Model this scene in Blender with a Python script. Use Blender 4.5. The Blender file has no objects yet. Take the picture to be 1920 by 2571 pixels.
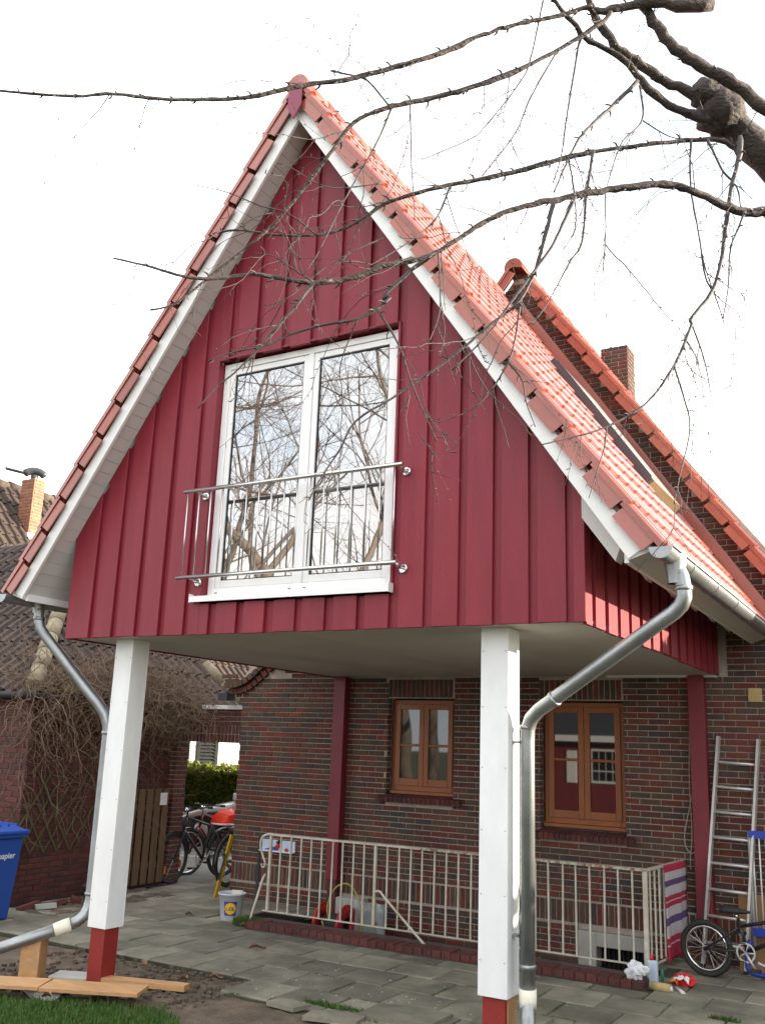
import bpy, math, random
import numpy as np
from mathutils import Vector, Matrix
from math import sin, cos, tan, pi, radians, sqrt, hypot
random.seed(7); np.random.seed(7)
S = bpy.context.scene
COL = S.collection

# ------------------------------------------------------------------ camera, sky, sun, exposure
cam_d = bpy.data.cameras.new('camera'); cam = bpy.data.objects.new('camera', cam_d); COL.objects.link(cam)
CAM = Vector((6.6089, -5.8396, 1.9370))
_R = Vector((0.86730081, 0.49650918, 0.03560822)); _U = Vector((0.0894496, -0.22581979, 0.97005371)); _F = Vector((-0.48968161, 0.83814322, 0.24026623))
M = Matrix((( _R.x, _U.x, -_F.x, CAM.x), (_R.y, _U.y, -_F.y, CAM.y), (_R.z, _U.z, -_F.z, CAM.z), (0, 0, 0, 1)))
cam.matrix_world = M
cam_d.sensor_fit = 'VERTICAL'; cam_d.sensor_height = 36.0; cam_d.sensor_width = 36.0
cam_d.lens = 2368.08 / 2571 * 36.0; cam_d.clip_start = 0.05; cam_d.clip_end = 2000
S.camera = cam

SUN_EL, SUN_AZ = radians(11.5), radians(29)         # azimuth from +x towards +y
sun_dir = Vector((cos(SUN_EL) * cos(SUN_AZ), cos(SUN_EL) * sin(SUN_AZ), sin(SUN_EL)))
w = bpy.data.worlds.new('World'); S.world = w; w.use_nodes = True
nt = w.node_tree; N = nt.nodes; Lk = nt.links; N.clear()
out = N.new('ShaderNodeOutputWorld'); bg = N.new('ShaderNodeBackground'); Lk.new(bg.outputs[0], out.inputs[0])
sky = N.new('ShaderNodeTexSky'); sky.sky_type = 'NISHITA'; sky.sun_disc = False
sky.sun_elevation = SUN_EL; sky.sun_rotation = pi / 2 - SUN_AZ; sky.air_density = 1.0; sky.dust_density = 1.5
tc = N.new('ShaderNodeTexCoord'); mp = N.new('ShaderNodeMapping'); mp.inputs['Scale'].default_value = (1.0, 1.0, 2.4)
Lk.new(tc.outputs['Generated'], mp.inputs[0])
nz = N.new('ShaderNodeTexNoise'); nz.inputs['Scale'].default_value = 2.6; nz.inputs['Detail'].default_value = 7; nz.inputs['Roughness'].default_value = 0.55; nz.inputs['Distortion'].default_value = 0.35
Lk.new(mp.outputs[0], nz.inputs['Vector'])
rp = N.new('ShaderNodeValToRGB'); rp.color_ramp.elements[0].position = 0.40; rp.color_ramp.elements[1].position = 0.56
rp.color_ramp.elements[0].color = (0.50, 0.50, 0.50, 1); rp.color_ramp.elements[1].color = (1, 1, 1, 1)
Lk.new(nz.outputs['Fac'], rp.inputs[0])
mx = N.new('ShaderNodeMix'); mx.data_type = 'RGBA'
Lk.new(rp.outputs[0], mx.inputs[0]); Lk.new(sky.outputs[0], mx.inputs[6]); nc_ = N.new('ShaderNodeTexNoise'); nc_.inputs['Scale'].default_value = 1.7; nc_.inputs['Detail'].default_value = 4; Lk.new(mp.outputs[0], nc_.inputs['Vector'])
cc = N.new('ShaderNodeValToRGB'); cc.color_ramp.elements[0].position = 0.42; cc.color_ramp.elements[1].position = 0.60
cc.color_ramp.elements[0].color = (8.9, 9.9, 10.9, 1); cc.color_ramp.elements[1].color = (11.2, 10.5, 9.9, 1)      # blue-grey and creamy cloud
Lk.new(nc_.outputs['Fac'], cc.inputs[0]); Lk.new(cc.outputs[0], mx.inputs[7])
Lk.new(mx.outputs[2], bg.inputs['Color']); bg.inputs['Strength'].default_value = 0.085
sd = bpy.data.lights.new('sun', 'SUN'); so = bpy.data.objects.new('sun', sd); COL.objects.link(so)
sd.energy = 5.0; sd.angle = radians(0.5); sd.color = (1.0, 0.87, 0.68)
so.rotation_euler = sun_dir.to_track_quat('Z', 'Y').to_euler()
S.view_settings.view_transform = 'Standard'; S.view_settings.look = 'None'; S.view_settings.gamma = 1.0
S.view_settings.use_curve_mapping = False
S.view_settings.exposure = 1.7

# ------------------------------------------------------------------ helpers
WP = {}
def link(o, parent=None, at=(0, 0, 0)):
    COL.objects.link(o)
    p = Vector(at); WP[o] = p
    if parent is not None:
        o.parent = parent; o.location = p - WP[parent]
    else:
        o.location = p
    return o
def props(o, label=None, cat=None, group=None, kind=None):
    if label: o['label'] = label
    if cat: o['category'] = cat
    if group: o['group'] = group
    if kind: o['kind'] = kind
    return o
def thing(name, label, cat, at=(0, 0, 0), group=None):
    o = bpy.data.objects.new(name, None); o.empty_display_size = 0.1
    link(o, None, at); return props(o, label, cat, group)
class MB:
    def __init__(s): s.v = []; s.f = []; s.sm = []
    def add(s, vs, fs, smooth=False):
        b = len(s.v); s.v += [tuple(p) for p in vs]; s.f += [tuple(i + b for i in f) for f in fs]; s.sm += [smooth] * len(fs)
        return s
    def box(s, x0, x1, y0, y1, z0, z1):
        return s.add([(x0, y0, z0), (x1, y0, z0), (x1, y1, z0), (x0, y1, z0), (x0, y0, z1), (x1, y0, z1), (x1, y1, z1), (x0, y1, z1)],
              [(0, 3, 2, 1), (4, 5, 6, 7), (0, 1, 5, 4), (1, 2, 6, 5), (2, 3, 7, 6), (3, 0, 4, 7)])
    def obox(s, c, ax, ay, az):       # centre and three half axes
        c = Vector(c); ax = Vector(ax); ay = Vector(ay); az = Vector(az)
        vs = [c - ax - ay - az, c + ax - ay - az, c + ax + ay - az, c - ax + ay - az, c - ax - ay + az, c + ax - ay + az, c + ax + ay + az, c - ax + ay + az]
        return s.add(vs, [(0, 3, 2, 1), (4, 5, 6, 7), (0, 1, 5, 4), (1, 2, 6, 5), (2, 3, 7, 6), (3, 0, 4, 7)])
    def prism(s, poly, y0, y1):       # polygon in xz, extruded along y
        n = len(poly)
        a = sum(poly[i][0] * poly[(i + 1) % n][1] - poly[(i + 1) % n][0] * poly[i][1] for i in range(n))
        if a < 0: poly = poly[::-1]
        vs = [(x, y0, z) for x, z in poly] + [(x, y1, z) for x, z in poly]
        return s.add(vs, [tuple(range(n)), tuple(range(2 * n - 1, n - 1, -1))] + [(i, i + n, (i + 1) % n + n, (i + 1) % n) for i in range(n)])
    def tube(s, pts, r, n=8, caps=True, smooth=True, knob=0.0):
        P = [Vector(p[:3]) for p in pts]; m = len(P)
        rs = [r] * m if not hasattr(r, '__len__') else list(r)
        t = (P[1] - P[0]).normalized(); up = Vector((0, 0, 1)) if abs(t.z) < .9 else Vector((1, 0, 0))
        a = t.cross(up).normalized(); vs = []; prev = t
        for i in range(m):
            t = (P[min(i + 1, m - 1)] - P[max(i - 1, 0)]).normalized()
            a = (a - t * a.dot(t))
            a = a.normalized() if a.length > 1e-6 else t.orthogonal().normalized()
            b = t.cross(a)
            rr = rs[i]
            if 0 < i < m - 1:
                cs = max(.5, (P[i + 1] - P[i]).normalized().dot(t)); 
            else: cs = 1
            for k in range(n):
                an = 2 * pi * k / n; q = rr * (1 + (random.uniform(-knob, knob) if knob else 0))
                vs.append(P[i] + (a * cos(an) + b * sin(an)) * q)
        fs = [(i * n + k, i * n + (k + 1) % n, (i + 1) * n + (k + 1) % n, (i + 1) * n + k) for i in range(m - 1) for k in range(n)]
        s.add(vs, fs, smooth)
        if caps:
            b = len(s.v) - len(vs)
            s.f += [tuple(b + k for k in range(n - 1, -1, -1)), tuple(b + (m - 1) * n + k for k in range(n))]; s.sm += [False, False]
        return s
    def lathe(s, prof, c, axis='z', n=20, smooth=True):
        c = Vector(c); vs = []
        for r, h in prof:
            for k in range(n):
                a = 2 * pi * k / n
                p = (r * cos(a), r * sin(a), h)
                if axis == 'y': p = (p[0], p[2], p[1])
                if axis == 'x': p = (p[2], p[0], p[1])
                vs.append(c + Vector(p))
        m = len(prof)
        return s.add(vs, [(i * n + k, i * n + (k + 1) % n, (i + 1) * n + (k + 1) % n, (i + 1) * n + k) for i in range(m - 1) for k in range(n)], smooth)
    def mesh(s, name, mat=None):
        me = bpy.data.meshes.new(name); me.from_pydata([tuple(p) for p in s.v], [], s.f)
        me.polygons.foreach_set('use_smooth', s.sm); 
        if mat: me.materials.append(mat)
        me.validate(); me.update(); return me
    def build(s, name, mat, parent=None, at=None, label=None, fix=True):
        at = at if at is not None else (WP[parent] if parent is not None else (0, 0, 0))
        off = Vector(at)
        if off.length > 0: s.v = [(p[0] - off.x, p[1] - off.y, p[2] - off.z) for p in s.v]
        me = s.mesh(name, mat)
        if fix:
            import bmesh
            bm = bmesh.new(); bm.from_mesh(me); bmesh.ops.recalc_face_normals(bm, faces=bm.faces); bm.to_mesh(me); bm.free()
        o = bpy.data.objects.new(name, me); link(o, parent, at)
        if label: o['label'] = label
        return o
def inst(name, me, parent, at, rot=None, scale=None):
    o = bpy.data.objects.new(name, me); link(o, parent, at)
    if rot: o.rotation_euler = rot
    if scale: o.scale = scale
    return o
def bevel(o, wdt=0.004, seg=1):
    md = o.modifiers.new('bevel', 'BEVEL'); md.width = wdt; md.segments = seg; md.limit_method = 'ANGLE'; return o
def camdist(p): return (Vector(p) - CAM).length
def smoothpath(pts, k=4):
    P = [Vector(p) for p in pts]; out = []
    for i in range(len(P) - 1):
        p0, p1, p2, p3 = P[max(i - 1, 0)], P[i], P[i + 1], P[min(i + 2, len(P) - 1)]
        for j in range(k):
            t = j / k
            out.append(0.5 * ((2 * p1) + (-p0 + p2) * t + (2 * p0 - 5 * p1 + 4 * p2 - p3) * t * t + (-p0 + 3 * p1 - 3 * p2 + p3) * t ** 3))
    out.append(P[-1]); return out

# ------------------------------------------------------------------ materials
def mat(name, col, rough=0.6, var=0.12, scale=6.0, stretch=(1, 1, 1), bump=0.0, bscale=None, metal=0.0, spec=0.5, obvar=0.0, col2=None, detail=5, coat=0.0, ior=None):
    m = bpy.data.materials.new(name); m.use_nodes = True; t = m.node_tree; n = t.nodes; l = t.links
    b = n['Principled BSDF']; b.inputs['Roughness'].default_value = rough; b.inputs['Metallic'].default_value = metal
    b.inputs['Specular IOR Level'].default_value = spec; b.inputs['Coat Weight'].default_value = coat
    if ior: b.inputs['IOR'].default_value = ior
    c = n.new('ShaderNodeTexCoord'); mp = n.new('ShaderNodeMapping'); mp.inputs['Scale'].default_value = stretch
    l.new(c.outputs['Object'], mp.inputs[0])
    oi = n.new('ShaderNodeObjectInfo')
    ad = n.new('ShaderNodeVectorMath'); ad.operation = 'MULTIPLY_ADD'
    cb = n.new('ShaderNodeCombineXYZ')
    for i in range(3): l.new(oi.outputs['Random'], cb.inputs[i])
    l.new(cb.outputs[0], ad.inputs[0]); ad.inputs[1].default_value = (37, 53, 71); l.new(mp.outputs[0], ad.inputs[2])
    nz = n.new('ShaderNodeTexNoise'); nz.inputs['Scale'].default_value = scale; nz.inputs['Detail'].default_value = detail; nz.inputs['Roughness'].default_value = 0.6
    l.new(ad.outputs[0], nz.inputs['Vector'])
    mr = n.new('ShaderNodeMapRange'); mr.inputs[1].default_value = 0.3; mr.inputs[2].default_value = 0.7; mr.inputs[3].default_value = 1 - var; mr.inputs[4].default_value = 1 + var
    l.new(nz.outputs['Fac'], mr.inputs[0])
    src = None
    if col2:
        mixc = n.new('ShaderNodeMix'); mixc.data_type = 'RGBA'; mixc.inputs[6].default_value = (*col, 1); mixc.inputs[7].default_value = (*col2, 1)
        nz2 = n.new('ShaderNodeTexNoise'); nz2.inputs['Scale'].default_value = scale * 0.35; nz2.inputs['Detail'].default_value = 6; l.new(ad.outputs[0], nz2.inputs['Vector'])
        mr2 = n.new('ShaderNodeMapRange'); mr2.inputs[1].default_value = 0.42; mr2.inputs[2].default_value = 0.62; l.new(nz2.outputs['Fac'], mr2.inputs[0])
        l.new(mr2.outputs[0], mixc.inputs[0]); src = mixc.outputs[2]
    vm = n.new('ShaderNodeVectorMath'); vm.operation = 'SCALE'
    if src: l.new(src, vm.inputs[0])
    else: vm.inputs[0].default_value = col
    fac = mr.outputs[0]
    if obvar:
        mr3 = n.new('ShaderNodeMapRange'); mr3.inputs[3].default_value = 1 - obvar; mr3.inputs[4].default_value = 1 + obvar; l.new(oi.outputs['Random'], mr3.inputs[0])
        mu = n.new('ShaderNodeMath'); mu.operation = 'MULTIPLY'; l.new(fac, mu.inputs[0]); l.new(mr3.outputs[0], mu.inputs[1]); fac = mu.outputs[0]
    l.new(fac, vm.inputs['Scale']); l.new(vm.outputs[0], b.inputs['Base Color'])
    if bump:
        bp = n.new('ShaderNodeBump'); bp.inputs['Strength'].default_value = bump; bp.inputs['Distance'].default_value = 0.02
        nb = n.new('ShaderNodeTexNoise'); nb.inputs['Scale'].default_value = bscale or scale * 3; nb.inputs['Detail'].default_value = 6
        l.new(ad.outputs[0], nb.inputs['Vector']); l.new(nb.outputs['Fac'], bp.inputs['Height']); l.new(bp.outputs[0], b.inputs['Normal'])
    return m
def ramp_mat(name, stops, rough=0.8, bump=0.4, bscale=60, var=0.18, island=True):
    """colour picked per object / per loose piece from a ramp (bricks, tiles)"""
    m = mat(name, (1, 1, 1), rough, var, 14, bump=bump, bscale=bscale, spec=0.35)
    t = m.node_tree; n = t.nodes; l = t.links
    oi = [x for x in n if x.type == 'OBJECT_INFO'][0]; ge = n.new('ShaderNodeNewGeometry')
    a = n.new('ShaderNodeMath'); a.operation = 'ADD'; l.new(oi.outputs['Random'], a.inputs[0]); l.new(ge.outputs['Random Per Island'], a.inputs[1])
    f = n.new('ShaderNodeMath'); f.operation = 'FRACT'; l.new(a.outputs[0], f.inputs[0])
    r = n.new('ShaderNodeValToRGB'); r.color_ramp.interpolation = 'LINEAR'
    e = r.color_ramp.elements
    while len(e) < len(stops): e.new(0.5)
    for i, (p, c) in enumerate(stops): e[i].position = p; e[i].color = (*c, 1)
    l.new(f.outputs[0], r.inputs[0])
    vm = [x for x in n if x.type == 'VECT_MATH' and x.operation == 'SCALE'][0]; l.new(r.outputs[0], vm.inputs[0])
    return m
m_red = mat('red_board_paint', (0.215, 0.0175, 0.031), 0.46, 0.11, 5, (2.2, 2.2, 0.22), bump=0.16, bscale=70, obvar=0.07, spec=0.35)
m_redpost = mat('dark_red_wall_paint', (0.17, 0.014, 0.026), 0.5, 0.1, 4, bump=0.05)
m_purple = mat('purple_red_paint', (0.25, 0.035, 0.075), 0.45, 0.06, 5)
m_primer = mat('red_oxide_primer', (0.24, 0.018, 0.014), 0.55, 0.12, 9, bump=0.08)
m_white = mat('white_paint', (0.80, 0.80, 0.79), 0.45, 0.03, 5, bump=0.05, bscale=120)
m_post = mat('white_cladding', (0.79, 0.80, 0.80), 0.5, 0.035, 9, (1, 1, .3), bump=0.06, bscale=140)
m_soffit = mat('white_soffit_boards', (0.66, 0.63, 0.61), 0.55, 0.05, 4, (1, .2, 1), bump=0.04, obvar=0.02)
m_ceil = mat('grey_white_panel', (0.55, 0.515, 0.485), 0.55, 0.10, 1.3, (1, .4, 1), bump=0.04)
m_pvc = mat('white_plastic_frame', (0.83, 0.83, 0.82), 0.28, 0.015, 4)
m_zinc = mat('zinc_sheet', (0.33, 0.345, 0.35), 0.42, 0.13, 7, metal=0.85, bump=0.04, bscale=25)
m_steel = mat('brushed_steel', (0.62, 0.61, 0.60), 0.28, 0.04, 20, metal=1.0)
m_alu = mat('dull_aluminium', (0.60, 0.59, 0.57), 0.45, 0.08, 12, metal=0.55)
m_glass = mat('window_glass', (0.012, 0.014, 0.015), 0.012, 0.02, 2, spec=0.5, ior=3.9)
m_glass2 = mat('old_window_glass', (0.012, 0.012, 0.012), 0.02, 0.02, 2, spec=0.5, ior=1.75)
m_skyglass = mat('roof_glass_painted_sky_white', (0.62, 0.64, 0.66), 0.08, 0.03, 2)  # white base colour stands in for bright sky mirrored in the pane
m_flash = mat('dark_grey_flashing', (0.055, 0.055, 0.065), 0.45, 0.08, 8, metal=0.3)
m_brass = mat('golden_brown_aluminium', (0.33, 0.25, 0.14), 0.4, 0.1, 10, metal=0.5)
m_orange = mat('orange_brown_window_wood', (0.265, 0.078, 0.016), 0.45, 0.15, 6, (1, 1, .2), bump=0.06)
m_brick = ramp_mat('mixed_red_brown_brick', [(0.0, (0.101, 0.034, 0.023)), (0.14, (0.163, 0.043, 0.026)), (0.28, (0.101, 0.053, 0.036)), (0.46, (0.072, 0.048, 0.039)), (0.60, (0.110, 0.061, 0.037)), (0.76, (0.053, 0.043, 0.041)), (0.88, (0.136, 0.032, 0.027)), (1.0, (0.092, 0.041, 0.033))])
m_dbrick = ramp_mat('dark_red_brick', [(0.0, (0.10, 0.030, 0.026)), (0.4, (0.13, 0.042, 0.034)), (0.7, (0.075, 0.032, 0.030)), (1.0, (0.11, 0.036, 0.030))])
m_cbrick = ramp_mat('chimney_brick', [(0.0, (0.26, 0.10, 0.06)), (0.5, (0.34, 0.16, 0.09)), (1.0, (0.22, 0.09, 0.06))])
m_mortar = mat('pale_mortar', (0.36, 0.31, 0.265), 0.9, 0.15, 12, bump=0.2, bscale=60)
m_dmortar = mat('dark_mortar', (0.10, 0.075, 0.07), 0.9, 0.2, 10, bump=0.2)
m_tile = ramp_mat('new_red_roof_tile', [(0.0, (0.31, 0.074, 0.046)), (0.5, (0.37, 0.094, 0.056)), (0.8, (0.33, 0.078, 0.047)), (1.0, (0.28, 0.066, 0.042))], rough=0.24, bump=0.03, bscale=40, var=0.07)
_b = m_tile.node_tree.nodes['Principled BSDF']; _b.inputs['Specular IOR Level'].default_value = 0.7; _b.inputs['Coat Weight'].default_value = 0.25; _b.inputs['Coat Roughness'].default_value = 0.14
m_tileold = ramp_mat('orange_roof_tile', [(0.0, (0.29, 0.072, 0.046)), (0.5, (0.34, 0.10, 0.062)), (1.0, (0.25, 0.062, 0.042))], rough=0.6, bump=0.1, var=0.15)
m_tilebrown = ramp_mat('weathered_brown_roof_tile', [(0.0, (0.072, 0.052, 0.045)), (0.5, (0.095, 0.070, 0.057)), (1.0, (0.055, 0.042, 0.040))], rough=0.8, bump=0.3, var=0.3)
m_tiledark = ramp_mat('dark_weathered_roof_tile', [(0.0, (0.062, 0.044, 0.036)), (0.5, (0.085, 0.062, 0.046)), (1.0, (0.050, 0.036, 0.034))], rough=0.85, bump=0.3, var=0.35)
m_hiptile = mat('pale_mossy_ridge_tile', (0.27, 0.23, 0.15), 0.85, 0.25, 7, bump=0.3)
m_slab = mat('grey_concrete_slab', (0.215, 0.197, 0.152), 0.9, 0.20, 5, bump=0.35, bscale=90, obvar=0.24, col2=(0.15, 0.14, 0.105), detail=9)
m_joint = mat('sandy_mossy_joint_soil', (0.052, 0.045, 0.03), 0.95, 0.35, 9, bump=0.5, bscale=50, col2=(0.045, 0.052, 0.02))
m_soil = mat('dark_garden_soil', (0.125, 0.092, 0.064), 0.95, 0.4, 8, bump=0.9, bscale=45, col2=(0.09, 0.068, 0.05), detail=9)
m_ground = mat('garden_ground', (0.075, 0.075, 0.04), 0.95, 0.3, 2, bump=0.4)
m_asphalt = mat('grey_drive_paving', (0.15, 0.145, 0.13), 0.9, 0.2, 4, bump=0.3)
m_grass = ramp_mat('grass_blade_green', [(0.0, (0.04, 0.105, 0.016)), (0.6, (0.07, 0.155, 0.026)), (0.9, (0.11, 0.17, 0.04)), (1.0, (0.20, 0.17, 0.08))], rough=0.6, bump=0)
m_hedge = ramp_mat('hedge_leaf_green', [(0.0, (0.12, 0.17, 0.03)), (0.5, (0.22, 0.26, 0.05)), (1.0, (0.36, 0.35, 0.09))], rough=0.6, bump=0)
def patches(m, amount, scale=1.3, stretch=(1, 1, 1)):
    t = m.node_tree; n = t.nodes; l = t.links; b = n['Principled BSDF']; src = b.inputs['Base Color'].links[0].from_socket
    ge = n.new('ShaderNodeNewGeometry'); mp = n.new('ShaderNodeMapping'); mp.inputs['Scale'].default_value = stretch; l.new(ge.outputs['Position'], mp.inputs[0])
    nz = n.new('ShaderNodeTexNoise'); nz.inputs['Scale'].default_value = scale; nz.inputs['Detail'].default_value = 5; nz.inputs['Roughness'].default_value = .65; l.new(mp.outputs[0], nz.inputs['Vector'])
    mr = n.new('ShaderNodeMapRange'); mr.inputs[1].default_value = .33; mr.inputs[2].default_value = .67; mr.inputs[3].default_value = 1 - amount; mr.inputs[4].default_value = 1 + amount; l.new(nz.outputs['Fac'], mr.inputs[0])
    v = n.new('ShaderNodeVectorMath'); v.operation = 'SCALE'; l.new(src, v.inputs[0]); l.new(mr.outputs[0], v.inputs['Scale']); l.new(v.outputs[0], b.inputs['Base Color'])
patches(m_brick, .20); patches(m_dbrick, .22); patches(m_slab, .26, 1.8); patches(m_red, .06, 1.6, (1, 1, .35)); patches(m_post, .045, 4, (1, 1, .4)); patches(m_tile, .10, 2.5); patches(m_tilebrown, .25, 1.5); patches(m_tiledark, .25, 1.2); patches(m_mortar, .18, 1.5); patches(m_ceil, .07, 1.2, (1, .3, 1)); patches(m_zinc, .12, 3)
def translucent(m, f=0.45):
    t = m.node_tree; n = t.nodes; l = t.links; b = n['Principled BSDF']; o = [x for x in n if x.type == 'OUTPUT_MATERIAL'][0]
    tr = n.new('ShaderNodeBsdfTranslucent'); mx_ = n.new('ShaderNodeMixShader'); mx_.inputs[0].default_value = f
    l.new(b.inputs['Base Color'].links[0].from_socket, tr.inputs['Color']); l.new(b.outputs[0], mx_.inputs[1]); l.new(tr.outputs[0], mx_.inputs[2]); l.new(mx_.outputs[0], o.inputs['Surface'])
translucent(m_hedge, .5); translucent(m_grass, .35)
m_rawwood = mat('fresh_pine_wood', (0.50, 0.27, 0.11), 0.6, 0.14, 5, (1, 6, 6), bump=0.08, col2=(0.44, 0.25, 0.12))
m_greywood = mat('weathered_gate_wood', (0.125, 0.072, 0.036), 0.8, 0.25, 6, (1, 1, .15), bump=0.2)
m_trellis = mat('green_trellis_wood', (0.085, 0.075, 0.03), 0.8, 0.2, 6)
m_bark = mat('cherry_bark', (0.042, 0.030, 0.029), 0.75, 0.35, 10, (1, 1, 2.5), bump=0.7, bscale=35, col2=(0.068, 0.050, 0.043))
m_gbark = mat('grey_garden_bark', (0.17, 0.135, 0.11), 0.8, 0.3, 12, bump=0.3)
m_gtwig = mat('pale_garden_twig', (0.15, 0.115, 0.10), 0.8, 0.2, 20)
m_twig = mat('dark_twig_bark', (0.036, 0.025, 0.025), 0.6, 0.25, 30, bump=0.2)
m_vine = mat('dry_vine_stem', (0.20, 0.140, 0.092), 0.85, 0.35, 8)
m_leaf = mat('dry_brown_leaf', (0.25, 0.145, 0.085), 0.8, 0.25, 20)
m_blue = mat('blue_bin_plastic', (0.018, 0.075, 0.36), 0.42, 0.06, 5, bump=0.04, bscale=100)
m_blue2 = mat('bright_blue_plastic', (0.015, 0.05, 0.42), 0.4, 0.05, 5)
m_letter = mat('pale_print', (0.75, 0.78, 0.85), 0.5, 0.02)
m_rail = mat('old_cream_rail_paint', (0.56, 0.53, 0.46), 0.5, 0.12, 14, bump=0.1, col2=(0.50, 0.44, 0.34))
m_rust = mat('flaking_rusty_paint', (0.50, 0.47, 0.40), 0.7, 0.3, 60, col2=(0.22, 0.10, 0.05), detail=3)
m_concrete = mat('pale_grey_concrete', (0.42, 0.41, 0.37), 0.85, 0.12, 5, bump=0.2)
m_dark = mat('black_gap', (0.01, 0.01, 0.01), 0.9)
m_rubber = mat('black_rubber', (0.025, 0.026, 0.026), 0.7, 0.15, 20)
m_blackmetal = mat('black_bike_paint', (0.022, 0.02, 0.022), 0.35, 0.1, 8)
m_redbike = mat('dark_red_bike_paint', (0.14, 0.012, 0.018), 0.35, 0.1, 8)
m_hosered = mat('red_plastic', (0.44, 0.012, 0.015), 0.4, 0.06)
m_hoseyel = mat('yellow_green_hose', (0.42, 0.34, 0.05), 0.45, 0.08)
m_yellow = mat('yellow_paint', (0.52, 0.30, 0.01), 0.45, 0.06)
m_sheet = mat('clear_grey_plastic', (0.33, 0.35, 0.35), 0.25, 0.12, 6)
m_bucket = mat('milky_white_bucket_plastic', (0.55, 0.57, 0.62), 0.4, 0.04)
m_card = mat('ivory_card', (0.70, 0.66, 0.54), 0.7, 0.04)
m_cardboard = mat('brown_cardboard', (0.30, 0.17, 0.075), 0.85, 0.1, 8)
m_lyellow = mat('print_yellow', (0.80, 0.55, 0.02), 0.5, 0.02); m_lblue = mat('print_blue', (0.015, 0.05, 0.30), 0.5, 0.02); m_lred = mat('print_red', (0.62, 0.02, 0.02), 0.5, 0.02)
m_hivis = mat('bright_orange_red_cover', (0.85, 0.045, 0.012), 0.5, 0.12, 12, bump=0.4)
m_reflect = mat('orange_reflector', (0.75, 0.20, 0.02), 0.3, 0.05)
m_car = mat('silver_white_car_paint', (0.62, 0.66, 0.69), 0.25, 0.03, 4, coat=0.6)
m_lamp = mat('headlight_lens', (0.45, 0.48, 0.52), 0.1, 0.05)
m_chrome = mat('polished_chrome', (0.75, 0.75, 0.75), 0.15, 0.03, metal=1.0)
m_plastic = mat('thin_white_plastic_bag', (0.75, 0.76, 0.80), 0.35, 0.10, 20, bump=0.3)
m_ltblue = mat('pale_blue_bottle', (0.50, 0.62, 0.74), 0.4, 0.05)
m_green = mat('green_plastic', (0.02, 0.17, 0.11), 0.4, 0.05)
m_roller = mat('tan_paint_roller_fleece', (0.50, 0.38, 0.17), 0.9, 0.15, 30, bump=0.3)
m_facade = mat('white_render_wall', (0.80, 0.79, 0.74), 0.85, 0.04, 4, bump=0.1)
m_shutter = mat('grey_green_shutter_paint', (0.035, 0.038, 0.04), 0.5, 0.06)
m_shed = mat('red_shed_boards', (0.19, 0.025, 0.03), 0.6, 0.12, 4, (4, 4, .3))
m_cable = mat('pale_cable_sheath', (0.42, 0.38, 0.30), 0.5, 0.05)
m_moss = mat('moss', (0.12, 0.13, 0.02), 0.95, 0.3, 12, bump=0.5)
m_foam = mat('cream_foam_sleeve', (0.78, 0.75, 0.62), 0.7, 0.06, 20, bump=0.2)
m_pot = mat('dark_brown_pot', (0.05, 0.04, 0.035), 0.8, 0.2)
patches(m_rail, .10, 5)
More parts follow.
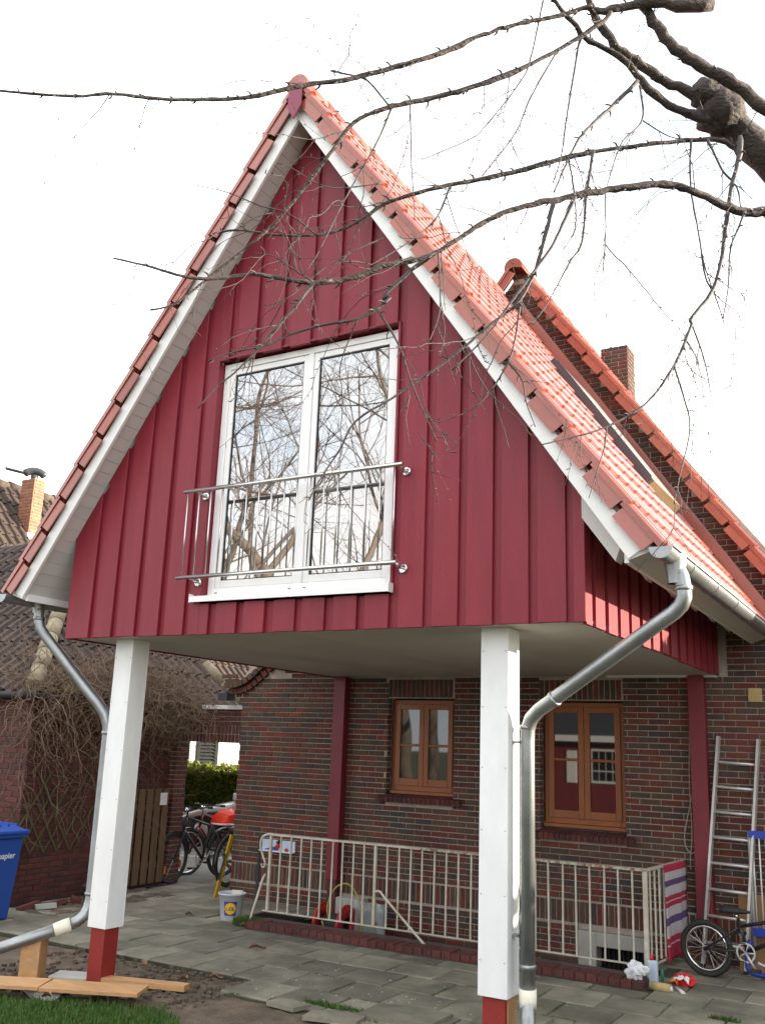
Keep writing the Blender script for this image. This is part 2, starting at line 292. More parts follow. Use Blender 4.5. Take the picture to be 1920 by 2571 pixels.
TREE=[('limb',[(6.354,-1.479,4.309,0.0882),(6.245,-1.618,4.501,0.0847),(6.164,-1.707,4.604,0.0831),(6.083,-1.793,4.697,0.0816),(6.018,-1.861,4.771,0.0805),(5.977,-1.903,4.812,0.0799)]),
('limb',[(5.981,-1.884,4.756,0.0545),(5.982,-1.926,4.789,0.0631),(5.983,-1.959,4.814,0.0682)]),
('branch',[(5.986,-1.896,4.807,0.0345),(5.935,-1.942,4.83,0.0324),(5.86,-2.014,4.874,0.0301),(5.785,-2.083,4.908,0.0282),(5.704,-2.164,4.964,0.026),(5.632,-2.24,5.022,0.0241),(5.581,-2.309,5.099,0.0223),(5.555,-2.357,5.17,0.0209),(5.548,-2.398,5.25,0.0195)]),
('branch',[(5.97,-1.941,4.723,0.0269),(5.911,-1.992,4.733,0.0248),(5.827,-2.068,4.758,0.0225),(5.74,-2.162,4.82,0.02),(5.705,-2.216,4.878,0.0185),(5.637,-2.297,4.941,0.0166),(5.541,-2.389,4.981,0.0145),(5.506,-2.438,5.029,0.0134),(5.443,-2.527,5.116,0.0114),(5.417,-2.57,5.165,0.0104)]),
('branch',[(6.313,-1.822,4.592,0.0386),(6.197,-1.946,4.701,0.0349),(6.077,-2.069,4.8,0.0322),(5.995,-2.141,4.837,0.0308),(5.908,-2.224,4.891,0.0292),(5.84,-2.3,4.965,0.0278),(5.799,-2.36,5.042,0.0266),(5.764,-2.408,5.101,0.0257)]),
('branch',[(6.045,-2.237,5.079,0.0445),(5.943,-2.306,5.063,0.0357),(5.818,-2.393,5.054,0.0276),(5.69,-2.472,5.01,0.0204),(5.639,-2.504,4.994,0.0177),(5.595,-2.538,5.002,0.0152)]),
('branch',[(5.622,-2.516,4.979,0.0127),(5.593,-2.55,4.999,0.0123),(5.503,-2.613,4.946,0.0117),(5.367,-2.714,4.882,0.0109),(5.224,-2.816,4.798,0.0101),(5.129,-2.88,4.725,0.0096),(5.059,-2.929,4.677,0.0093),(4.9,-3.045,4.586,0.0085),(4.773,-3.14,4.521,0.008),(4.645,-3.242,4.469,0.0074),(4.524,-3.333,4.406,0.0069),(4.448,-3.394,4.375,0.0065),(4.354,-3.473,4.349,0.0061),(4.236,-3.575,4.323,0.0056),(4.097,-3.702,4.308,0.005),(4.009,-3.777,4.277,0.0047),(3.887,-3.887,4.255,0.0042),(3.804,-3.964,4.245,0.0038)]),
('branch',[(5.679,-2.486,4.991,0.0127),(5.656,-2.497,4.952,0.0123),(5.604,-2.526,4.898,0.0118),(5.469,-2.608,4.78,0.0108),(5.353,-2.68,4.691,0.01),(5.248,-2.749,4.62,0.0094),(5.145,-2.819,4.563,0.0088),(5.044,-2.89,4.512,0.0083),(4.906,-2.989,4.449,0.0076),(4.798,-3.061,4.378,0.007),(4.727,-3.097,4.261,0.0065),(4.635,-3.142,4.094,0.0058),(4.537,-3.192,3.929,0.0051),(4.456,-3.239,3.825,0.0047),(4.32,-3.321,3.668,0.0039),(4.222,-3.381,3.555,0.0034),(4.147,-3.436,3.518,0.003)]),
('branch',[(6.063,-1.954,4.542,0.014),(6.006,-2.012,4.565,0.0133),(5.904,-2.093,4.546,0.0124),(5.778,-2.191,4.507,0.0115),(5.636,-2.3,4.461,0.0106),(5.529,-2.381,4.422,0.0099),(5.431,-2.454,4.374,0.0093),(5.333,-2.525,4.322,0.0087),(5.198,-2.626,4.258,0.0079),(5.035,-2.751,4.19,0.007),(4.935,-2.825,4.138,0.0065),(4.837,-2.897,4.077,0.0059),(4.766,-2.943,4.003,0.0055),(4.706,-2.985,3.955,0.0051),(4.626,-3.046,3.917,0.0047),(4.508,-3.148,3.894,0.0041),(4.407,-3.242,3.892,0.0036),(4.346,-3.293,3.875,0.0033),(4.318,-3.315,3.861,0.0031)]),
('branch',[(6.3,-1.986,4.098,0.0247),(6.184,-2.094,4.113,0.0226),(6.111,-2.156,4.104,0.0216),(6.05,-2.214,4.115,0.0207),(5.991,-2.276,4.139,0.0199),(5.909,-2.357,4.159,0.0188),(5.841,-2.417,4.159,0.018),(5.749,-2.491,4.132,0.017),(5.658,-2.563,4.097,0.0161),(5.56,-2.64,4.06,0.0151),(5.493,-2.692,4.029,0.0144),(5.405,-2.761,3.99,0.0135),(5.317,-2.827,3.938,0.0126),(5.243,-2.878,3.875,0.0118),(5.17,-2.928,3.804,0.0111),(5.099,-2.979,3.742,0.0103),(5.03,-3.033,3.708,0.0097),(4.962,-3.088,3.678,0.009),(4.899,-3.135,3.632,0.0084),(4.84,-3.183,3.604,0.0079),(4.768,-3.243,3.581,0.0072),(4.688,-3.32,3.579,0.0065),(4.615,-3.391,3.58,0.0058),(4.572,-3.429,3.567,0.0054),(4.486,-3.504,3.538,0.0047),(4.416,-3.572,3.535,0.004),(4.339,-3.655,3.55,0.0033),(4.256,-3.742,3.558,0.0025)]),
('branch',[(5.166,-3.069,3.69,0.0073),(5.082,-3.122,3.596,0.0063),(5.012,-3.163,3.501,0.0055),(5.046,-3.155,3.511,0.0053),(5.003,-3.181,3.452,0.0049),(4.936,-3.228,3.403,0.0045),(4.897,-3.26,3.391,0.0042),(4.822,-3.318,3.36,0.0038),(4.748,-3.374,3.317,0.0033),(4.699,-3.409,3.279,0.003),(4.604,-3.485,3.239,0.0024),(4.543,-3.531,3.199,0.0021)]),
('branch',[(4.903,-3.328,3.518,0.0056),(4.848,-3.37,3.498,0.005),(4.801,-3.394,3.414,0.0043),(4.745,-3.425,3.331,0.0037),(4.7,-3.449,3.256,0.0032),(4.635,-3.486,3.166,0.0026),(4.577,-3.522,3.097,0.0022),(4.531,-3.547,3.024,0.0018)]),
('branch',[(5.55,-2.852,3.923,0.0067),(5.518,-2.866,3.775,0.0059),(5.488,-2.882,3.644,0.0054),(5.437,-2.911,3.513,0.005),(5.374,-2.955,3.437,0.0046),(5.248,-3.044,3.287,0.004),(5.201,-3.078,3.235,0.0038),(5.126,-3.133,3.16,0.0035),(5.067,-3.178,3.1,0.0032),(4.976,-3.248,3.012,0.0028),(4.934,-3.276,2.905,0.0025),(4.888,-3.308,2.807,0.0022),(4.857,-3.33,2.723,0.002)]),
('branch',[(6.108,-2.094,4.497,0.0101),(6.095,-2.11,4.368,0.0092),(6.06,-2.142,4.217,0.0083),(6.039,-2.168,4.048,0.0074),(6.017,-2.196,3.883,0.0067),(5.982,-2.232,3.741,0.006),(5.91,-2.297,3.611,0.0053),(5.913,-2.298,3.587,0.0052),(5.851,-2.36,3.399,0.0044),(5.762,-2.446,3.23,0.0036),(5.643,-2.565,3.114,0.0029),(5.531,-2.684,3.047,0.0022),(5.461,-2.761,3.01,0.0019)]),
('branch',[(5.588,-2.476,4.355,0.0059),(5.566,-2.512,4.126,0.0045),(5.554,-2.543,3.905,0.0035),(5.518,-2.58,3.814,0.0031),(5.441,-2.662,3.595,0.0022),(5.401,-2.704,3.518,0.0018)]),
('branch',[(5.618,-2.816,3.938,0.0059),(5.55,-2.857,3.744,0.0047),(5.478,-2.904,3.608,0.004),(5.401,-2.956,3.464,0.0033),(5.347,-2.993,3.361,0.0028),(5.248,-3.065,3.219,0.0021)]),
('branch',[(5.481,-2.481,4.364,0.0037),(5.509,-2.484,4.147,0.0026),(5.511,-2.496,4.003,0.002),(5.473,-2.532,3.9,0.0016)]),
('branch',[(5.907,-2.105,4.543,0.0045),(5.897,-2.105,4.319,0.0036),(5.915,-2.091,4.112,0.0029),(5.933,-2.079,3.94,0.0024),(5.976,-2.055,3.761,0.0019),(5.993,-2.045,3.678,0.0016)]),
('branch',[(6.122,-2.204,4.078,0.0045),(6.092,-2.239,3.976,0.0038),(6.067,-2.271,3.885,0.0033),(6.056,-2.309,3.699,0.0024),(6.038,-2.344,3.564,0.0018)]),
('branch',[(5.968,-2.07,4.546,0.0052),(5.993,-2.069,4.47,0.0045),(6.026,-2.068,4.37,0.0037),(6.077,-2.061,4.281,0.0031),(6.087,-2.073,4.173,0.0025)]),
('branch',[(5.692,-2.679,4.025,0.0021),(5.686,-2.677,3.773,0.0014),(5.659,-2.69,3.583,0.001)]),
('branch',[(5.444,-2.645,5.067,0.0037),(5.396,-2.684,4.723,0.0027),(5.357,-2.715,4.593,0.0024),(5.244,-2.805,4.365,0.0019),(5.201,-2.841,4.303,0.0017),(5.055,-2.974,4.172,0.0012)]),
('branch',[(5.568,-2.476,4.939,0.0051),(5.542,-2.491,4.891,0.0047),(5.512,-2.5,4.7,0.0038),(5.482,-2.509,4.49,0.003),(5.462,-2.514,4.338,0.0024),(5.431,-2.529,4.219,0.002)]),
('branch',[(5.718,-2.233,4.814,0.0088),(5.64,-2.331,4.657,0.0068),(5.551,-2.445,4.486,0.0051),(5.51,-2.508,4.36,0.0042),(5.462,-2.603,4.125,0.0026)]),
('branch',[(5.725,-2.224,4.794,0.0042),(5.737,-2.254,4.595,0.0032),(5.667,-2.338,4.45,0.0025),(5.625,-2.415,4.218,0.0016)]),
('branch',[(5.731,-2.228,4.614,0.0028),(5.835,-2.179,4.53,0.0019),(5.915,-2.151,4.511,0.0015)]),
('branch',[(5.492,-2.644,4.744,0.0036),(5.401,-2.698,4.524,0.0029),(5.344,-2.731,4.348,0.0024),(5.235,-2.802,4.148,0.0019)]),
('branch',[(5.013,-3.007,4.41,0.0025),(5.029,-3.011,4.147,0.0019),(5.053,-3.013,3.888,0.0014)]),
('branch',[(5.08,-2.777,4.161,0.0039),(5.056,-2.826,4.009,0.0031),(5.009,-2.89,3.905,0.0025),(4.951,-2.968,3.809,0.002),(4.884,-3.06,3.71,0.0015)]),
('branch',[(5.181,-3.064,3.703,0.0029),(5.204,-3.081,3.505,0.002),(5.205,-3.097,3.411,0.0016),(5.186,-3.127,3.311,0.0013)]),
('branch',[(4.703,-3.124,4.602,0.0036),(4.807,-3.092,4.559,0.0034),(4.854,-3.077,4.531,0.0033),(4.91,-3.055,4.451,0.0032),(4.946,-3.041,4.394,0.0032)]),
('branch',[(4.933,-3.019,4.414,0.0038),(4.886,-3.054,4.237,0.0031),(4.801,-3.121,3.987,0.0023),(4.77,-3.147,3.881,0.002),(4.728,-3.182,3.736,0.0016),(4.692,-3.213,3.643,0.0013)]),
('branch',[(4.662,-3.096,3.882,0.0028),(4.584,-3.197,3.945,0.0023),(4.512,-3.268,3.955,0.002),(4.419,-3.369,3.985,0.0016),(4.306,-3.48,3.994,0.0012)]),
('branch',[(4.833,-3.335,3.523,0.0037),(4.796,-3.373,3.435,0.0028),(4.77,-3.401,3.375,0.0023),(4.73,-3.444,3.278,0.0016)]),
('branch',[(4.833,-3.335,3.523,0.0023),(4.788,-3.389,3.554,0.0019),(4.733,-3.455,3.593,0.0015),(4.679,-3.504,3.591,0.0013)]),
('branch',[(4.867,-2.954,4.136,0.0026),(4.774,-3.068,4.076,0.002),(4.711,-3.154,4.055,0.0017),(4.644,-3.281,4.081,0.0013),(4.619,-3.321,4.079,0.0012)]),
('branch',[(4.94,-3.058,3.815,0.0027),(4.864,-3.135,3.741,0.0022),(4.786,-3.214,3.649,0.0018),(4.695,-3.308,3.504,0.0014),(4.64,-3.37,3.461,0.0011)]),
('branch',[(5.965,-2.045,3.828,0.0037),(5.932,-2.065,3.89,0.0036),(5.919,-2.082,4.069,0.0034)]),
('branch',[(5.859,-2.397,3.384,0.0033),(5.891,-2.396,3.251,0.0027),(5.909,-2.403,3.121,0.0023),(5.875,-2.448,2.929,0.0017),(5.857,-2.476,2.82,0.0014)]),
('branch',[(5.671,-2.659,3.081,0.0026),(5.666,-2.671,3.003,0.0021),(5.644,-2.699,2.902,0.0016),(5.623,-2.727,2.803,0.0011)]),
('branch',[(5.904,-2.256,3.607,0.0032),(5.946,-2.27,3.45,0.0021),(5.973,-2.299,3.272,0.0012)]),
('branch',[(5.383,-2.889,3.296,0.0032),(5.432,-2.877,3.224,0.0023),(5.451,-2.879,3.13,0.0017),(5.483,-2.876,3.038,0.0011)]),
('branch',[(5.474,-2.827,3.682,0.0044),(5.425,-2.86,3.549,0.0036),(5.407,-2.874,3.39,0.0029),(5.378,-2.895,3.272,0.0025),(5.298,-2.955,3.12,0.0018),(5.19,-3.047,3.039,0.0013)]),
('branch',[(5.017,-3.203,3.439,0.0037),(5.073,-3.179,3.341,0.003),(5.105,-3.166,3.266,0.0026),(5.124,-3.159,3.198,0.0024),(5.168,-3.141,3.077,0.0019),(5.223,-3.12,2.946,0.0014)]),
('branch',[(5.155,-3.11,2.978,0.0022),(5.209,-3.104,2.902,0.0013),(5.222,-3.103,2.881,0.0011)])]
# ------------------------------------------------------------------ dimensions of the house
XC, WD, T, ZB, D, OV = 2.3626, 4.725, 1.4745, 2.7505, 4.41, 0.231
CA, SA = cos(math.atan(T)), sin(math.atan(T))
def plane(z0, x): return z0 - T * abs(x - XC)

# ------------------------------------------------------------------ ground
def gz(y):
    return 0.0 if y < 5.6 else -0.10 * min(1.0, (y - 5.6) / 4.0)
PIT = (0.22, 4.17, 3.27, D + .3)          # sunken strip in front of the cellar windows
def build_ground():
    xs = sorted(set([-400, -150, -60, -30, -16, -9, -5, -2.8, -1, PIT[0], 2, PIT[1], 6, 9, 16, 30, 60, 150, 400]))
    ys = sorted(set([-400, -150, -60, -30, -16, -9, -5, -2, 0, 2, PIT[2], PIT[3], 5.6, 6.5, 7.5, 8.5, 9.6, 12, 16, 30, 60, 150, 400]))
    b = MB(); idx = {}
    for j, y in enumerate(ys):
        for i, x in enumerate(xs):
            idx[i, j] = len(b.v); b.v.append((x, y, gz(y) - 0.05))
    for j in range(len(ys) - 1):
        for i in range(len(xs) - 1):
            if xs[i] >= PIT[0] - 1e-6 and xs[i + 1] <= PIT[1] + 1e-6 and ys[j] >= PIT[2] - 1e-6 and ys[j + 1] <= PIT[3] + 1e-6: continue
            b.f.append((idx[i, j], idx[i + 1, j], idx[i + 1, j + 1], idx[i, j + 1])); b.sm.append(False)
    x0, x1, y0, y1 = PIT
    b.add([(x0, y0, -.05), (x1, y0, -.05), (x1, y1, -.05), (x0, y1, -.05), (x0, y0, -.6), (x1, y0, -.6), (x1, y1, -.6), (x0, y1, -.6)],
          [(4, 5, 6, 7), (0, 1, 5, 4), (1, 2, 6, 5), (2, 3, 7, 6), (3, 0, 4, 7)])
    o = b.build('ground', m_ground, fix=False); props(o, kind='structure')
build_ground()
# drive behind the passage
b = MB(); ys = [4.3, 5.6, 6.6, 7.6, 8.6, 9.6, 14]
for i in range(len(ys) - 1):
    y0, y1 = ys[i], ys[i + 1]
    b.add([(-14, y0, gz(y0) - .012), (-1.5, y0, gz(y0) - .012), (-1.5, y1, gz(y1) - .012), (-14, y1, gz(y1) - .012)], [(0, 1, 2, 3)])
props(b.build('driveway', m_asphalt, fix=False), kind='structure')

# patio: bed + single slabs
pav = MB().box(-2.8, 7.2, 1.14, 2.86, -.045, -.016).box(1.52, 7.2, .66, 1.14, -.045, -.016).box(4.19, 7.2, 2.86, 4.36, -.045, -.016).box(-2.8, .2, 2.86, 4.36, -.045, -.016).build('patio_paving', m_joint)
props(pav, kind='structure')
mslab = {}
def slab_mesh(sx, sy):
    k = (round(sx, 2), round(sy, 2))
    if k not in mslab:
        hx, hy, c = sx / 2, sy / 2, .009
        v = [(-hx, -hy, -.05), (hx, -hy, -.05), (hx, hy, -.05), (-hx, hy, -.05), (-hx, -hy, -c), (hx, -hy, -c), (hx, hy, -c), (-hx, hy, -c),
             (-hx + c, -hy + c, 0), (hx - c, -hy + c, 0), (hx - c, hy - c, 0), (-hx + c, hy - c, 0)]
        f = [(0, 3, 2, 1), (8, 9, 10, 11)] + [(a, (a + 1) % 4, (a + 1) % 4 + 4, a + 4) for a in range(4)] + [(a + 4, (a + 1) % 4 + 4, (a + 1) % 4 + 8, a + 8) for a in range(4)]
        mslab[k] = MB().add(v, f).mesh('paving_slab', m_slab)
    return mslab[k]
P_ = 0.4745
rs = random.Random(3)
for k in range(-2, 7):
    y0 = 1.15 + P_ * k; y1 = y0 + P_
    off = .985 if k % 2 else 1.222
    for i in range(-9, 13):
        x0 = off + P_ * i; x1 = x0 + P_
        cx, cy = (x0 + x1) / 2, (y0 + y1) / 2
        if cx < -2.75 or cx > 6.9: continue
        if cy < 1.12 and cx < 1.5: continue                       # bare soil round the left post
        if cy < .62 and cx < 2.2: continue
        yy1 = y1
        if cx > .05 and cx < 4.25:
            if y0 > 2.6: continue
            yy1 = min(y1, 2.84)
        yy1 = min(yy1, D - .03)
        if yy1 - y0 < .08: continue
        if .75 > cy and 2.2 < cx < 2.6 : continue
        if rs.random() < .02: continue
        g = .011
        inst('paving_slab', slab_mesh(P_ - g, yy1 - y0 - g), pav, (cx + rs.uniform(-.002, .002), (y0 + yy1) / 2, rs.uniform(-.006, .003)),
             (rs.uniform(-.010, .010), rs.uniform(-.010, .010), rs.uniform(-.006, .006)))
# slabs in the passage
for k in range(0, 4):
    for i in range(0, 3):
        inst('paving_slab', slab_mesh(.40, .60), pav, (-2.42 + .41 * i, 4.72 + .61 * k + .3 * (i % 2), -.006 + gz(4.72 + .61 * k)), (0, 0, rs.uniform(-.006, .006)))
# broken pale slabs near the front edge
for (x, y, sx, sy, r, z) in ((3.02, .92, .62, .40, .12, .012), (3.72, 1.30, .5, .42, .05, .012), (2.62, .58, .44, .22, .3, .004), (2.15, .66, .30, .18, -.1, .0)):
    b = MB().add([(-sx / 2, -sy / 2, 0), (sx * .42, -sy * .55, 0), (sx / 2, sy * .4, 0), (-sx * .1, sy / 2, 0), (-sx * .45, sy * .3, 0),
                  (-sx / 2, -sy / 2, .03), (sx * .42, -sy * .55, .03), (sx / 2, sy * .4, .03), (-sx * .1, sy / 2, .03), (-sx * .45, sy * .3, .03)],
                 [(0, 4, 3, 2, 1), (5, 6, 7, 8, 9)] + [(i, (i + 1) % 5, (i + 1) % 5 + 5, i + 5) for i in range(5)])
    inst('paving_slab', b.mesh('broken_slab', m_slab), pav, (x, y, z - .012), (0, 0, r))
# soil patch with lumps
def rough_sheet(name, x0, x1, y0, y1, n, m_, amp, m, z=0.0, mask=None):
    import mathutils.noise as mn
    b = MB()
    for j in range(m_ + 1):
        for i in range(n + 1):
            x = x0 + (x1 - x0) * i / n; y = y0 + (y1 - y0) * j / m_
            e = min(i, n - i, j, m_ - j) / 4; e = min(1, e)
            h = amp * (mn.noise((x * 4, y * 4, 1)) + .6 * mn.noise((x * 13, y * 13, 4)) + .35 * mn.noise((x * 34, y * 34, 9)))
            b.v.append((x, y, z + h * e - (1 - e) * .05))
    for j in range(m_):
        for i in range(n):
            a = j * (n + 1) + i; b.f.append((a, a + 1, a + n + 2, a + n + 1)); b.sm.append(True)
    return b.build(name, m, fix=False)
props(rough_sheet('bare_soil', -1.6, 1.72, -1.4, 1.16, 130, 100, .014, m_soil, z=-.022), kind='structure')
props(rough_sheet('soil_verge', 1.4, 3.2, -.9, .78, 70, 60, .012, m_soil, z=-.024), kind='structure')
props(rough_sheet('soil_bed', -2.78, -1.9, 1.95, 4.2, 40, 90, .03, m_soil, z=.0), kind='structure')
# lawn blades
def grass(name, fn, n, hmin, hmax, m):
    b = MB()
    for _ in range(n):
        p = fn()
        if p is None: continue
        x, y, z = p; h = random.uniform(hmin, hmax); a = random.uniform(0, 2 * pi); w_ = random.uniform(.0025, .005); le = random.uniform(-.6, .6) * h
        dx, dy = cos(a) * w_, sin(a) * w_; lx, ly = -sin(a) * le, cos(a) * le
        b.add([(x - dx, y - dy, z), (x + dx, y + dy, z), (x + dx * .7 + lx * .4, y + dy * .7 + ly * .4, z + h * .6), (x - dx * .7 + lx * .4, y - dy * .7 + ly * .4, z + h * .6), (x + lx, y + ly, z + h * .95)],
              [(0, 1, 2, 3), (3, 2, 4)])
    o = b.build(name, m, fix=False); props(o, kind='stuff'); return o
def lawn_pt():
    u = random.uniform(-.9, 2.1); v_ = random.uniform(-1.35, .42)
    # edge of the lawn runs diagonally, slightly scalloped
    edge = -.62 + .62 * (u + .1) * .75 + .05 * sin(u * 9) + .03 * sin(u * 23)
    if u > 1.35: edge -= (u - 1.35) * .85
    d = edge - v_
    if d < 0: return None
    if d < .16 and random.random() > d / .16: return None
    return (u, v_, -.025)
grass('lawn_grass', lawn_pt, 46000, .025, .075, m_grass)
def tuft_pts(cx, cy, rx, ry, z=0):
    def f():
        a = random.uniform(0, 2 * pi); r = sqrt(random.random()); return (cx + rx * r * cos(a), cy + ry * r * sin(a), z)
    return f
grass('weed_grass', tuft_pts(-.03, 2.98, .20, .10), 900, .03, .12, m_grass)
grass('joint_grass', tuft_pts(2.45, .82, .28, .05, -.01), 700, .01, .05, m_grass)
grass('joint_grass', tuft_pts(4.55, 1.6, .10, .03, -.01), 200, .01, .04, m_grass)
grass('joint_grass', tuft_pts(5.0, 2.35, .12, .03, -.01), 300, .01, .05, m_grass)

def joint_pt():
    k = random.randint(-1, 3); y = 1.15 + P_ * k
    if random.random() < .6:
        x = random.uniform(1.55, 5.6); 
        if sin(x * 3.1 + k * 2.3) + .5 * sin(x * 9.7 + k) < .55: return None
        return (x, y + random.gauss(0, .007), -.012)
    off = .985 if k % 2 else 1.222
    x = off + P_ * random.randint(1, 9); yy = y + random.random() * P_
    if sin(yy * 7 + x * 5) < .4 or yy > 2.8: return None
    return (x + random.gauss(0, .006), yy, -.012)
grass('joint_grass', joint_pt, 9000, .006, .024, m_grass)
# ------------------------------------------------------------------ gable extension on posts
ext = thing('gable_extension', 'dark red boarded gable extension with white barge boards raised on two posts', 'house extension', (0, 0, 0))
zt = lambda x: plane(7.135, x)
BX = [0.276, .544, .812, 1.08, 1.348, 1.608, 1.892, 2.168, 2.452, 2.72, 3.004, 3.272, 3.548, 3.816, 4.076, 4.336, 4.596, 4.725]
OX0, OX1, OZ0, OZ1 = 1.515, 3.272, 3.03, 5.108
def top_poly(x0, x1, z0, ztop=None):
    if ztop is not None: return [(x0, z0), (x1, z0), (x1, ztop), (x0, ztop)]
    p = [(x0, z0), (x1, z0), (x1, zt(x1))]
    if x0 < XC < x1: p.append((XC, zt(XC)))
    p.append((x0, zt(x0))); return p
def board(x0, x1, z0, y0, y1, name, ztop=None):
    if x1 - x0 < .006: return
    o = MB().prism(top_poly(x0, x1, z0, ztop), y0, y1).build(name, m_red, ext, ((x0 + x1) / 2, 0, z0)); return o
rb = random.Random(5)
for i, x1 in enumerate(BX):
    x0 = 0.0 if i == 0 else (4.645 if i == len(BX) - 1 else x1 - .200)
    jit = rb.uniform(-.003, .003)
    segs = []
    if x1 <= OX0 or x0 >= OX1 - .002: segs.append((x0, x1, ZB + rb.uniform(-.004, .004), None))
    else:
        a, c = max(x0, OX0), min(x1, OX1)
        if x0 < OX0: segs.append((x0, OX0, ZB, None))
        if x1 > OX1: segs.append((OX1, x1, ZB, None))
        segs.append((a, c, ZB + rb.uniform(-.004, .004), 3.0)); segs.append((a, c, OZ1 + rb.uniform(-.008, .008), None))
    for s_ in segs: bevel(board(s_[0], s_[1], s_[2], jit, .028, 'board', s_[3]), .003)
    if i < len(BX) - 1:                                           # recessed board between two cover boards
        n0 = x1 - .02; n1 = (4.66 if i == len(BX) - 2 else BX[i + 1] - .18)
        rec = []
        if n1 <= OX0 or n0 >= OX1: rec.append((n0, n1, ZB + .004, None))
        else:
            a, c = max(n0, OX0), min(n1, OX1)
            if n0 < OX0: rec.append((n0, OX0, ZB + .004, None))
            if n1 > OX1: rec.append((OX1, n1, ZB + .004, None))
            if c > a: rec.append((a, c, ZB + .004, 2.995)); rec.append((a, c, OZ1 + .012, None))
        for s_ in rec: board(s_[0], s_[1], s_[2], .030, .050, 'recessed_board', s_[3])
# structural wall behind, window reveal
wall = MB()
wall.prism([(0.03, ZB + .03), (OX0 - .02, ZB + .03), (OX0 - .02, zt(OX0) - .05), (.03, zt(.03) - .05)], .052, .2)
wall.prism([(OX1 + .02, ZB + .03), (WD - .03, ZB + .03), (WD - .03, zt(WD - .03) - .05), (OX1 + .02, zt(OX1) - .05)], .052, .2)
wall.prism([(OX0 - .02, ZB + .03), (OX1 + .02, ZB + .03), (OX1 + .02, OZ0 - .03), (OX0 - .02, OZ0 - .03)], .052, .2)
wall.prism([(OX0 - .02, OZ1 + .03), (OX1 + .02, OZ1 + .03), (OX1 + .02, zt(OX1) - .05), (XC, zt(XC) - .05), (OX0 - .02, zt(OX0) - .05)], .052, .2)
wall.box(.03, .1, .2, D - .03, ZB + .05, 3.5).box(WD - .1, WD - .034, .2, D - .03, ZB + .05, 3.5)
wall.build('wall_core', m_red, ext)
rv = MB().box(OX0 - .022, OX0 - .002, .010, .16, OZ0 - .02, OZ1 + .02).build('window_reveal', m_red, ext)
MB().box(OX1 + .002, OX1 + .022, .010, .16, OZ0 - .02, OZ1 + .02).build('window_reveal', m_red, ext)
MB().box(OX0, OX1, .010, .16, OZ1 + .012, OZ1 + .028).build('window_reveal', m_red, ext)
# side wall boards (sunlit side)
sideB = [(0.03, .145), (.225, .43), (.505, .715), (.79, 1.0), (1.085, 1.302), (1.391, 1.606), (1.69, 1.9), (1.991, 2.216), (2.303, 2.53), (2.61, 2.827), (2.926, 3.131), (3.211, 3.42), (3.50, 3.71), (3.79, 4.0), (4.08, 4.29)]
for a, c in sideB:
    MB().box(WD - .03, WD + rb.uniform(-.003, .002), a, c, ZB + rb.uniform(-.012, .004), 3.62).build('board', m_red, ext, (WD, a, ZB))
for k in range(len(sideB) - 1):
    MB().box(WD - .045, WD - .031, sideB[k][1] - .02, sideB[k + 1][0] + .02, ZB + .004, 3.6).build('recessed_board', m_red, ext, (WD, sideB[k][1], ZB))
MB().box(.0, .03, .03, D - .02, ZB, 3.62).build('board', m_red, ext, (0, 0, ZB))
# underside
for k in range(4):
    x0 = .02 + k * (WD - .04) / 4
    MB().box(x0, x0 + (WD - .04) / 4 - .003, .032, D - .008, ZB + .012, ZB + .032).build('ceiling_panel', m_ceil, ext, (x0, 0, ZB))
MB().box(3.55, 4.68, D - .10, D - .01, ZB - .014, ZB + .011).build('edge_strip', m_soffit, ext)

# roof shell
roof = MB().prism([(-.30, plane(7.160, -.30)), (XC, 7.160), (WD + .30, plane(7.160, WD + .30)), (WD + .39, plane(7.325, WD + .39)), (XC, 7.325), (-.39, plane(7.325, -.39))], -.198, D - .02).build('roof', m_white, ext)
Lmax = (WD + .335 - XC) / CA
n_sb = int(Lmax / .118) + 1
for s in (-1, 1):
    for k in range(n_sb):
        d0 = .02 + k * .118; d1 = d0 + .115
        x0, x1 = XC + s * CA * d0, XC + s * CA * d1
        outside = (x0 < -.0 and x1 < -.0) or (x0 > WD and x1 > WD)
        yb = D - .03 if outside else .0
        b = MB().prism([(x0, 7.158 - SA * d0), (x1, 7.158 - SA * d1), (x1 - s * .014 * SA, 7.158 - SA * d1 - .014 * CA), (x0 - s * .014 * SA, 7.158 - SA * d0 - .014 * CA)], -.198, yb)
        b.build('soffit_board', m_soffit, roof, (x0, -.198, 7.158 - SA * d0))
for s in (-1, 1):
    X = lambda x: XC + s * (x - XC)
    b = MB().prism([(X(5.07), 3.09), (X(5.165), 3.152), (X(XC + .001), 7.285), (X(XC + .001), 7.072)], -OV, -.200)
    bevel(b.build('barge_board', m_white, roof, (X(4), -OV, 4.5), label='white barge board along the %s slope of the red gable' % ('sunlit right' if s > 0 else 'shaded left')), .003)
    MB().box(min(X(5.035), X(5.065)), max(X(5.035), X(5.065)), -.19, D - .05, 3.075, 3.135).build('fascia', m_white, roof, (X(5.06), 0, 3.1))
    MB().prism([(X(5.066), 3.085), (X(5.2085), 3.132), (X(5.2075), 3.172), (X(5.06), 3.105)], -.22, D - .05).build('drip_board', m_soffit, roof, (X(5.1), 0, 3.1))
for y in (-.02, .72, 1.46, 2.2, 2.94, 3.68):
    for s in (-1, 1):
        X = lambda x: XC + s * (x - XC)
        if s < 0 and y < .1: continue
        b = MB().prism([(X(WD - .01), plane(7.142, WD - .01)), (X(4.985), plane(7.142, 4.985)), (X(4.93), plane(7.142, 4.985) - .15), (X(WD - .01), plane(7.142, WD - .01) - .245)], y, y + .14)
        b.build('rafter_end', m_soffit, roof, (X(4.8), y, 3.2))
b = MB().prism([(2.296, 7.375), (2.436, 7.375), (2.436, 7.15), (2.366, 7.03), (2.296, 7.15)], -.306, -.288)
